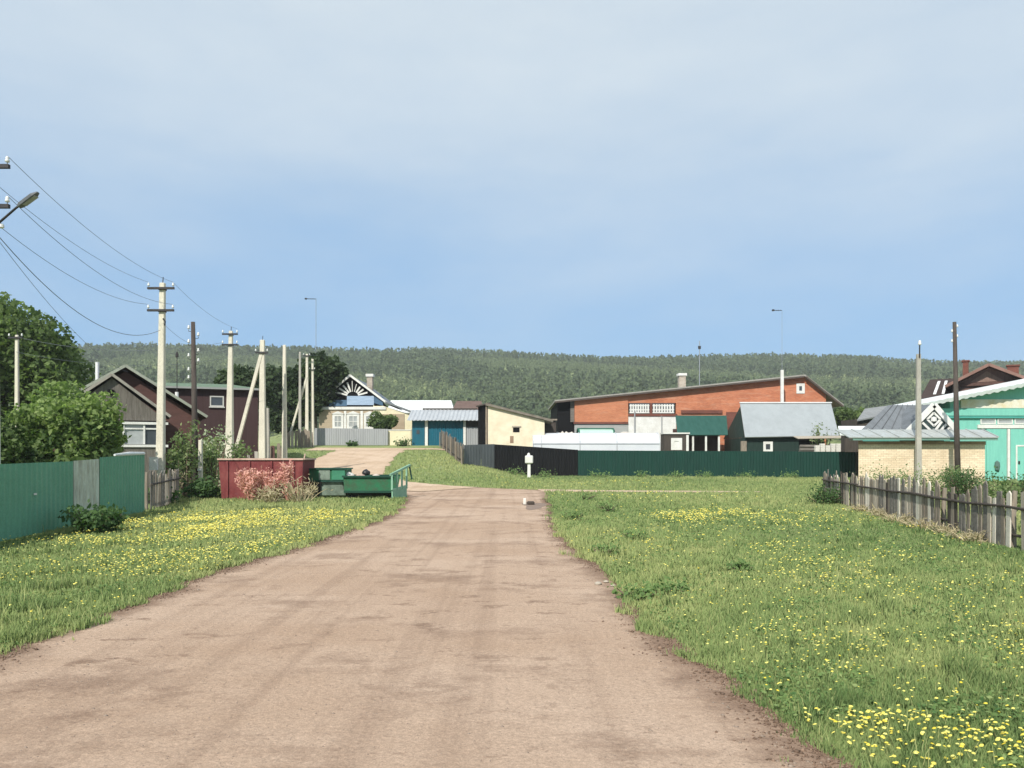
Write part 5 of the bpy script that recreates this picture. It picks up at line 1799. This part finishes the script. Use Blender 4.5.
for p in (309, 322, 342):
    xx = PX(p, Yd)
    MB().tube([(xx - .03, Yd + .25, .09), (xx + .03, Yd + .25, .09)], .09, 12).build('wheel', flat_black, t)
shrub('dry_tuft', PX(310, 30.3), 30.3, .55, .6, L_dry, 'dry stalks standing before the open frame of the green dumpster', 'dry grass', n=220, leaf=.035, seed=211, stems=16, stem_m=MATS['straw'], airy=.2, aspect=5)
# green skip with a pale end gate
Yk2 = 30.6
x0, x1 = PX(344.5, Yk2), PX(391.5, Yk2)
t = thing('green_skip', ((x0 + x1) / 2, Yk2 + .8, 0), 'low green rubbish skip with a pale slatted end gate', 'skip')
z0_, z1_ = PZ(492, Yk2), PZ(477, Yk2)
b = MB()
b.prism([(x0, z0_), (x1, z0_), (x1 + .1, z1_), (x0 - .05, z1_)], Yk2, Yk2 + .05)
b.prism([(x0, z0_), (x1, z0_), (x1 + .1, z1_), (x0 - .05, z1_)], Yk2 + 1.6, Yk2 + 1.65)
b.box(x0, x1, Yk2 + .05, Yk2 + 1.6, z0_, z0_ + .05)
b.box(x0 - .02, x0 + .03, Yk2 + .05, Yk2 + 1.6, z0_ + .05, z1_)
b.build('body', bin_green, t)
b = MB()
b.beam((x0 - .08, Yk2 - .03, z1_ + .02), (x1 + .1, Yk2 - .03, z1_ + .02), .11, .07)
b.beam((x0 - .02, Yk2 - .02, z0_ + .01), (x1, Yk2 - .02, z0_ + .01), .07, .08)
b.beam((x0 - .08, Yk2 + 1.68, z1_ + .02), (x1 + .1, Yk2 + 1.68, z1_ + .02), .11, .07)
b.build('rim', MATS['dark_green_rim'], t)
b = MB()
for yy in (Yk2 + .5, Yk2 + 1.3):
    b.beam((x0 + .1, yy, z0_ - .09), (x1 - .05, yy, z0_ - .09), .12, .16)
b.box(x0 + .1, x0 + .25, Yk2 + .35, Yk2 + 1.5, .02, z0_ - .17)
b.box(x1 - .25, x1 - .1, Yk2 + .35, Yk2 + 1.5, .02, z0_ - .17)
b.build('skid', iron, t)
# end gate: solid foot, posts, a sloping top bar and two uprights
gx0, gx1 = PX(391.8, Yk2), PX(401, Yk2 - .2)
b = MB()
b.obox((gx0 + .02, Yk2 - .05), (gx1 + .03, Yk2 + 1.1), .05, .0, PZ(489, Yk2), .02, PZ(486, Yk2))
b.build('gate_foot', bin_pale, t)
b = MB()
A0, A1 = Vector((gx0 + .02, Yk2 - .08, 0)), Vector((gx1 + .04, Yk2 + 1.12, 0))
for s_ in (0, .34, .67, 1):
    p = A0.lerp(A1, s_)
    b.beam((p.x, p.y, .35), (p.x, p.y, .93 + .34 * s_), .07, .07)
b.beam((A0.x - .06, A0.y - .05, .93), (A1.x + .12, A1.y + .1, 1.29), .08, .08)
b.build('gate_frame', bin_pale, t)
MB().beam((A1.x + .10, A1.y + .1, 1.27), (A1.x + .20, A1.y + .12, .72), .06, .05).build('latch_bar', MATS['dark_green_rim'], t)


def lump(x, y, z, r0, m, name, label, cat, group=None, seed=1, sq=.7):
    rr = random.Random(seed)
    t = MB()
    prof = [(.25, -.8), (.85, -.55), (1, -.1), (.9, .35), (.5, .72), (.12, .9)]
    t.lathe((0, 0, 0), prof, 11)
    vs = [(x + v[0] * r0 * rr.uniform(.82, 1.18), y + v[1] * r0 * rr.uniform(.82, 1.18), z + v[2] * r0 * sq * rr.uniform(.85, 1.15)) for v in t.v]
    t.v = vs
    return tag(t.build(name, m, None, origin=(x, y, z), smooth=True), label, cat, group)


lump(PX(360, 31.2), 31.2, .77, .30, bag_m, 'rubbish_bag', 'pale pinkish rubbish bag heaped in the green skip', 'bag', None, 2)
lump(PX(349, 31.4), 31.4, .84, .26, white_stone, 'rubbish_bag', 'whitish bag at the dumpster end of the green skip', 'bag', None, 5)
lump(PX(376, 31.3), 31.3, .77, .27, pm('pale_bag', (.6, .52, .46)), 'rubbish_bag', 'pale cream bag beside the round black bag in the skip', 'bag', None, 7)
lump(PX(366, 31.5), 31.5, 1.0, .16, bag_dark, 'rubbish_bag', 'small round black bag on top of the skip rubbish', 'bag', None, 9, .9)

# white brick by the puddle and stones on the road edge
o = MB().box(PX(523.2, 27), PX(526.2, 27), 26.95, 27.05, .006, .22).build('concrete_block', white_stone, None, origin=(PX(524.7, 27), 27, .006), bevel=.015)
tag(o, 'white concrete block standing on end beside the road puddle', 'block')
o = MB().box(PX(527, 26.9), PX(534.5, 26.9), 26.85, 27.1, .006, .12).build('concrete_block', pm('wet_dark_block', (.07, .055, .045)), None, origin=(PX(531, 27), 27, .006), bevel=.03)
tag(o, 'dark wet block lying beside the white block in the road', 'block')
for i, (px, py, r0, m) in enumerate([(598, 585, .05, stone_m), (613, 587, .035, stone_m), (606, 583, .035, stone_m)]):
    y = 790 * 1.7 / (py - 455)
    lump(PX(px, y), y, .02, r0, m, 'stone', 'pale stone at the grassy edge of the dirt road', 'stone', 'stones along the road edge', 20 + i, .55)

# ------------------------------------------------------------------ houses beyond the picket fence
# ---- cream brick garage
Yg = 41.0
X = lambda p: PX(p, Yg)
Z = lambda p: PZ(p, Yg)
t = thing('brick_garage', (X(920), Yg, 0), 'low cream brick garage with a pale sheet metal ledge roof', 'garage')
def plan_block(x0, x1, y0, dy, z0, z1):
    k = (y0 + dy) / y0
    P = [(x0, y0), (x1, y0), (x1 * k, y0 + dy), (x0 * k + .05, y0 + dy)]
    return MB().add([(p[0], p[1], z) for z in (z0, z1) for p in P], [(0, 3, 2, 1), (4, 5, 6, 7), (0, 1, 5, 4), (1, 2, 6, 5), (2, 3, 7, 6), (3, 0, 4, 7)])


plan_block(X(858.5), X(985), Yg, 1.9, -.2, Z(444.5)).build('wall', brick_cream, t)
plan_block(X(858), X(985.5), Yg - .03, 1.9, Z(444.5) + .002, Z(441.2)).build('cornice', brick('rusty_brick_course', (.33, .19, .13), (.42, .29, .2), (.3, .25, .2)), t)
b = MB().box(X(849), X(992), Yg - .5, Yg - .42, Z(440.5), Z(437.6))
b.box(X(849), X(992), Yg - .42, Yg - .04, Z(440.3), Z(439.7))
b.build('fascia', pm('green_grey_fascia', (.16, .29, .24), (.1, .18, .15), 2, .5), t)
b = MB()
n = 9
for i in range(n):
    a_, c_ = 845 + (992 - 845) * i / n, 845 + (992 - 845) * (i + 1) / n
    sh = 10
    b.slab([(X(a_), Yg - .55, Z(437.4)), (X(c_) - .03, Yg - .55, Z(437.4)), (PX(c_ - sh, Yg + 1.4), Yg + 1.4, PZ(429.5, Yg + 1.4)), (PX(a_ - sh, Yg + 1.4), Yg + 1.4, PZ(429.5, Yg + 1.4))], .05)
    b.beam((X(c_), Yg - .55, Z(437.2)), (PX(c_ - sh, Yg + 1.4), Yg + 1.4, PZ(429.2, Yg + 1.4)), .05, .06)
b.build('ledge_roof', ledge_metal, t)

# ---- hip-roofed house with the white dormer
Yd2 = 43.4
X = lambda p: PX(p, Yd2)
Z = lambda p: PZ(p, Yd2)
t = thing('hip_roofed_house', (X(905), Yd2, 0), 'house with a dull grey hipped roof and white patterned dormer gable', 'house')
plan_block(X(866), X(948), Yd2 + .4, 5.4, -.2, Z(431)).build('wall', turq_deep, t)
A, B, C_, D_ = Vector((X(860), Yd2, Z(431))), Vector((X(952), Yd2, Z(431))), Vector((PX(932, Yd2 + 3.2), Yd2 + 3.2, PZ(405, Yd2 + 3.2))), Vector((PX(888, Yd2 + 3.2), Yd2 + 3.2, PZ(405, Yd2 + 3.2)))
E, G = Vector((X(860) * (Yd2 + 6.4) / Yd2 + .05, Yd2 + 6.4, Z(431))), Vector((X(952) * (Yd2 + 6.4) / Yd2, Yd2 + 6.4, Z(431)))
b = MB().add([A, B, C_, D_, E, G], [(0, 1, 2, 3), (0, 3, 4), (1, 5, 2), (3, 2, 5, 4), (0, 4, 5, 1)])
b.build('roof', dull_metal_roof, t)
b = MB()
for k in range(1, 9):
    s_ = k / 9
    p, q = A.lerp(B, s_), D_.lerp(C_, s_)
    b.beam(p + Vector((0, -.01, .02)), q + Vector((0, -.01, .02)), .035, .03)
b.build('roof_seams', pm('dark_seam', (.13, .14, .15)), t)
yy = Yd2 - .55
x0, xm, x1 = PX(906, yy), PX(933.5, yy), PX(958, yy)
zb, zt = PZ(433, yy), PZ(405, yy)
d_ = MB().prism([(x0 + .2, zb + .02), (x1 - .2, zb + .02), (xm, zt - .12)], yy, yy + 2.4).build('dormer', pm('dark_teal_boards', (.035, .06, .06), (.02, .035, .035)), t)
b = MB()
b.beam((x0, yy - .06, zb), (xm, yy - .06, zt), .1, .30)
b.beam((xm, yy - .06, zt), (x1, yy - .06, zb), .1, .30)
b.beam((x0 + .25, yy - .05, zb + .06), (x1 - .25, yy - .05, zb + .06), .08, .14)
b.build('dormer_frame', white_paint, d_)
b = MB()
# a white diamond round the rosette and slanting white boards beside it
zr_ = zt - .78
for (ax, az), (bx, bz) in (((0, .36), (.36, 0)), ((.36, 0), (0, -.36)), ((0, -.36), (-.36, 0)), ((-.36, 0), (0, .36))):
    b.beam((xm + ax, yy - .03, zr_ + az), (xm + bx, yy - .03, zr_ + bz), .05, .10)
b.beam((xm - .62, yy - .035, zr_ - .18), (xm - .12, yy - .035, zr_ - .66), .05, .12)
for k in range(3):
    xx = xm + .16 + k * .30
    b.beam((xx - .10, yy - .04, zb + .12), (xx + .26 - .05 * k, yy - .04, zb + .62 - .15 * k), .05, .12)
b.build('dormer_boards', white_paint, d_)
MB().lathe((xm, yy - .02, zt - .78), [(.01, -.15), (.15, -.1), (.15, .1), (.01, .15)], 8).build('dormer_rosette', white_paint, d_)
b = MB().slab([(x0 - .05, yy - .1, zb), (xm, yy - .1, zt + .02), (xm, yy + 2.6, zt + .02), (x0 - .05, yy + 2.6, zb)], -.05)
b.slab([(xm, yy - .1, zt + .02), (x1 + .05, yy - .1, zb), (x1 + .05, yy + 2.6, zb), (xm, yy + 2.6, zt + .02)], -.05)
b.build('dormer_roof', dull_metal_roof, d_)

# ---- turquoise gatehouse
Yt = 51.5
X = lambda p: PX(p, Yt)
Z = lambda p: PZ(p, Yt)
t = thing('turquoise_house', (X(1010), Yt, 0), 'turquoise painted gatehouse with white trimmed gates and a scalloped roof edge', 'house')


def rz(p):
    return Z(411 + (383 - 411) * (p - 885) / (1024 - 885))


pa = 1150
MB().prism([(X(950), -.2), (X(pa + 60), -.2), (X(pa + 60), rz(pa) - 1.2), (X(pa), rz(pa) - .2), (X(950), rz(950) - .25)], Yt, Yt + 8).build('wall', turq, t)
b = MB()
kf = (Yt + 8.5) / (Yt - .9)
b.slab([(X(884), Yt - .9, rz(884)), (X(pa), Yt - .9, rz(pa)), (X(pa), Yt + 8.5, rz(pa)), (X(884) * kf, Yt + 8.5, rz(884) + .53 * 0 + (rz(pa) - rz(884)) * (X(884) * kf - X(884)) / (X(pa) - X(884)))], .1)
b.prism([(X(pa) + .004, rz(pa)), (X(pa + 190), rz(884) - 1), (X(pa + 190), rz(884) - 1.1), (X(pa) + .004, rz(pa) - .1)], Yt - .9, Yt + 8.5)
b.build('roof', white_sheet, t)
# wavy asbestos-sheet edge
b = MB()
n = 120
vs, fs = [], []
for i in range(n + 1):
    p = 884 + (1110 - 884) * i / n
    o_ = .045 * math.sin(i * 1.55)
    vs += [(X(p), Yt - .93, rz(p) + .03 + o_ * .4), (X(p), Yt - .93, rz(p) - .20 + o_ * .9), (X(p), Yt - .905, rz(p) + .03 + o_ * .4), (X(p), Yt - .905, rz(p) - .20 + o_ * .9)]
for i in range(n):
    a_ = 4 * i
    fs += [(a_, a_ + 4, a_ + 5, a_ + 1), (a_ + 2, a_ + 3, a_ + 7, a_ + 6), (a_, a_ + 2, a_ + 6, a_ + 4), (a_ + 1, a_ + 5, a_ + 7, a_ + 3)]
b.add(vs, fs).build('scalloped_edge', pm('pale_wavy_sheet', (.46, .52, .49), (.38, .40, .38), 2, .6), t)
MB().box(X(960), X(1100), Yt - .14, Yt - .003, Z(408.2), Z(399.5)).build('frieze', pm('white_frieze', (.70, .70, .64), (.60, .50, .30), 1.2, .9), t)
MB().box(X(938), X(1100), Yt - .20, Yt - .003, Z(415.8), Z(408.6)).build('beam', turq, t)
MB().box(X(938), X(1100), Yt - .16, Yt - .003, Z(418.2), Z(416.2)).build('lower_beam', turq_deep, t)  # narrow strip in the deeper turquoise below the main beam
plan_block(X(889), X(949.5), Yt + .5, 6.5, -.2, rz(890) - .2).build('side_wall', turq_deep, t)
for k in range(5):
    a_ = 980 + k * 17
    window(t, X(a_), X(a_ + 15.5), Z(424), Z(418.6), Yt, fw=.07, bars=(0, 0), sill=False, pm_=pane_l)
MB().box(X(977), X(1100), Yt - .12, Yt - .003, Z(428.3), Z(424.6)).build('lintel', white_paint, t)
for a_, c_ in ((986, 1006), (1010, 1045), (1048, 1084)):
    lf = MB().box(X(a_), X(c_), Yt - .07, Yt - .004, .02, Z(429)).build('gate_leaf', turq, t)
    if a_ == 986:
        MB().lathe((X(996), Yt - .12, Z(466)), [(.02, -.35), (.14, -.25), (.17, 0), (.14, .25), (.02, .35)], 10).build('wreath', pm('grey_green_wreath', (.10, .17, .15)), lf)
for p in (1007.8, 1046.5):
    MB().box(X(p) - .08, X(p) + .08, Yt - .12, Yt - .003, .0, Z(429)).build('trim', white_paint, t)
b = MB().box(X(1015), X(1016.5), Yt - .10, Yt - .072, .05, Z(445)).box(X(1016.6), X(1040), Yt - .10, Yt - .072, Z(446.5), Z(445))
b.build('wicket_frame', white_paint, t)
MB().box(X(1017.5), X(1019), Yt - .12, Yt - .073, Z(464), Z(461)).build('latch', iron, t)

# ---- brown house behind
Yb2 = 62.0
X = lambda p: PX(p, Yb2)
Z = lambda p: PZ(p, Yb2)
xm = X(989)
BROWN_H = t = thing('brown_gabled_house', (xm, Yb2, TZ(xm, Yb2)), 'brown tiled gabled house rising above the turquoise gatehouse', 'house')
MB().prism([(X(957), -.1), (X(1019), -.1), (X(1019), Z(383)), (xm, Z(367)), (X(957), Z(384))], Yb2, Yb2 + 11).build('wall', brown_board, t)
gable_roof(t, X(951), xm, X(1026), Z(385), Z(364.5), Z(383.5), Yb2 - .9, Yb2 + 11.5, brown_roof, .2)
b = MB()
b.beam((X(951), Yb2 - .95, Z(385.6)), (xm, Yb2 - .95, Z(365.6)), .06, .22)
b.beam((xm, Yb2 - .95, Z(365.6)), (X(1026), Yb2 - .95, Z(384)), .06, .22)
b.build('barge_board', pm('light_brown_board', (.23, .13, .105), (.15, .09, .07)), t)
MB().beam((X(962), Yb2 - .1, Z(384)), (X(1016), Yb2 - .1, Z(383.5)), .2, .25).build('gable_beam', brown_roof, t)
MB().prism([(X(972), Z(382)), (X(1002), Z(381.5)), (X(987), Z(371))], Yb2 - .06, Yb2 - .003).build('gable_panel', pm('pale_brown_panel', (.24, .16, .13), (.16, .1, .08), 1.6, .6, .8, (5, 1, 1)), t)
BROWN_H.rotation_euler.z = R(-31)
for p, w, top_ in ((969, 2.6, 358.5), (1012, 5, 365.5)):
    xc_ = xm + (-1.6 if p < 990 else 1.6)
    ww = w / 13
    ch = MB().box(xc_ - ww, xc_ + ww, Yb2 + .3, Yb2 + 1.0, Z(383), Z(top_ + 1.5)).build('chimney', brick_dark, t)
    MB().box(xc_ - ww - .08, xc_ + ww + .08, Yb2 + .22, Yb2 + 1.08, Z(top_ + 1.5) + .002, Z(top_)).build('chimney_cap', brick_dark, ch)

Yv = 63.0
t = thing('brown_roofed_shed', (PX(938, Yv), Yv, TZ(PX(938, Yv), Yv)), 'shed with a dark brown roof and two white skylights beside the brown gabled house', 'shed')
plan_block(PX(921, Yv), PX(956, Yv), Yv + .3, 5, -.1, PZ(398, Yv)).build('wall', brown_board, t)
A, B = Vector((PX(919, Yv), Yv, PZ(400, Yv))), Vector((PX(957, Yv), Yv, PZ(398, Yv)))
C_, D_ = Vector((PX(958, Yv + 3.4), Yv + 3.4, PZ(378, Yv + 3.4))), Vector((PX(930, Yv + 3.4), Yv + 3.4, PZ(379.5, Yv + 3.4)))
MB().slab([A, B, C_, D_], .12).build('roof', pm('dark_brown_sheet', (.05, .034, .03), (.035, .025, .022)), t)
for u in (.36, .60):
    p, q = A.lerp(B, u).lerp(D_.lerp(C_, u), .22), A.lerp(B, u).lerp(D_.lerp(C_, u), .86)
    MB().beam(p + Vector((0, -.02, .03)), q + Vector((0, -.02, .03)), .2, .05).build('skylight', white_sheet, t)

# ---- low white roofed sheds between the log stack and the hipped house
Yz = 58.0
t = thing('small_shed', (PX(868, Yz), Yz, TZ(PX(868, Yz), Yz)), 'small shed with a pale slate roof behind the hipped house', 'shed')
MB().box(PX(858, Yz), PX(885, Yz), Yz + .3, Yz + 3, -.1, PZ(419, Yz)).build('wall', dark_wood, t)
MB().slab([(PX(857, Yz), Yz, PZ(420, Yz)), (PX(888, Yz), Yz, PZ(414, Yz)), (PX(888, Yz + 3), Yz + 3.2, PZ(405.5, Yz + 3)), (PX(866, Yz + 3), Yz + 3.2, PZ(408.5, Yz + 3))], .1).build('roof', slate, t)
Yz = 55.5
t = thing('small_shed', (PX(850, Yz), Yz, TZ(PX(850, Yz), Yz)), 'tiny shed with a white sheet roof behind the cream brick garage', 'shed')
plan_block(PX(846, Yz), PX(868, Yz), Yz + .2, 2.5, PZ(452, Yz), PZ(436, Yz)).build('wall', dark_wood, t)
MB().slab([(PX(840, Yz), Yz, PZ(434.5, Yz)), (PX(868, Yz), Yz, PZ(434.5, Yz)), (PX(868, Yz + 2), Yz + 2, PZ(426, Yz + 2)), (PX(838, Yz + 2), Yz + 2, PZ(426, Yz + 2))], .08).build('roof', white_sheet, t)
tree('garden_tree', PX(850, 84), 84, PZ(404, 84), 2.6, PZ(420, 84), L_tree, 'rounded garden tree between the brick house and the hipped roof',
     group='village trees', nlobe=14, nleaf=4500, leaf=.26, seed=44, trunk_r=.14, lobe_r=.42)

# ------------------------------------------------------------------ air
hm = bpy.data.materials.new('haze_air')
hm.use_nodes = True
hn = hm.node_tree
hn.nodes.clear()
ho = N(hn, 'ShaderNodeOutputMaterial')
hv = N(hn, 'ShaderNodeVolumePrincipled')
hv.inputs['Color'].default_value = (.86, .91, .95, 1)
hv.inputs['Density'].default_value = HAZE
hv.inputs['Anisotropy'].default_value = 0.0
hn.links.new(hv.outputs[0], ho.inputs['Volume'])
o = MB().box(-1700, 1700, -1200, 1800, -3, 130).build('haze', hm)
tag(o, kind='stuff')

# ------------------------------------------------------------------ camera, sky, sun
cam = bpy.data.cameras.new('camera')
co = bpy.data.objects.new('camera', cam)
COL.objects.link(co)
co.location = (0, 0, CAM_H)
co.rotation_euler = (R(90), 0, 0)
cam.sensor_width = 36
cam.lens = 36 * F_PX / 1024
cam.shift_y = (HZ - 384) / 1024
cam.clip_start = .1
cam.clip_end = 6000
sc.camera = co

SUN_EL, SUN_AZ = 40.0, 203.0           # azimuth clockwise from +Y: behind the camera, over its shoulder
d = Vector((math.sin(R(SUN_AZ)) * math.cos(R(SUN_EL)), math.cos(R(SUN_AZ)) * math.cos(R(SUN_EL)), math.sin(R(SUN_EL))))
sl = bpy.data.lights.new('sun', 'SUN')
sl.energy = 3.6
sl.angle = R(.6)
sl.color = (1.0, .95, .86)
so = bpy.data.objects.new('sun', sl)
COL.objects.link(so)
so.location = d * 100
so.rotation_euler = d.to_track_quat('Z', 'Y').to_euler()

w = bpy.data.worlds.new('World')
sc.world = w
w.use_nodes = True
nt = w.node_tree
bg = nt.nodes['Background']
sky = N(nt, 'ShaderNodeTexSky', sky_type='NISHITA')
sky.sun_disc = False
sky.sun_elevation = R(SUN_EL)
sky.sun_rotation = R(SUN_AZ)
sky.air_density = 1.0
sky.dust_density = .6
sky.ozone_density = 1.5
tc = N(nt, 'ShaderNodeTexCoord')
sp = N(nt, 'ShaderNodeSeparateXYZ')
nt.links.new(tc.outputs['Generated'], sp.inputs[0])
mp = N(nt, 'ShaderNodeMapping')
mp.inputs['Scale'].default_value = (1, 1, 3.2)
mp.inputs['Rotation'].default_value = (0, .12, .3)
nt.links.new(tc.outputs['Generated'], mp.inputs['Vector'])
nz = noise(nt, mp.outputs[0], 2.1, 6, .55)
# a thin cloud deck overhead that thins out towards the horizon
ma = N(nt, 'ShaderNodeMath', operation='MULTIPLY_ADD')
nt.links.new(nz, ma.inputs[0])
ma.inputs[1].default_value = .30
ma.inputs[2].default_value = -.15
ad = N(nt, 'ShaderNodeMath', operation='ADD')
nt.links.new(sp.outputs['Z'], ad.inputs[0])
nt.links.new(ma.outputs[0], ad.inputs[1])
SKY_STRENGTH = .089
veil = ramp(nt, ad.outputs[0], [(.10, 0.0), (.24, .38), (.36, .72), (.52, .96)])
clear = mix(nt, .78, sky.outputs[0], (1.65, 3.75, 6.6))
cloud = ramp(nt, nz, [(.3, (.50, .575, .64)), (.7, (.58, .645, .69))])
cl = N(nt, 'ShaderNodeVectorMath', operation='SCALE')
nt.links.new(cloud, cl.inputs[0])
cl.inputs['Scale'].default_value = 9.7
allc = mix(nt, veil, clear, cl.outputs[0])
nt.links.new(allc, bg.inputs['Color'])
bg.inputs['Strength'].default_value = SKY_STRENGTH

sc.view_settings.view_transform = 'Standard'
sc.view_settings.look = 'None'
sc.view_settings.gamma = 1
sc.view_settings.use_curve_mapping = False
sc.view_settings.exposure = .56
sc.render.engine = 'CYCLES'
sc.cycles.max_bounces = 6
sc.cycles.use_denoising = True
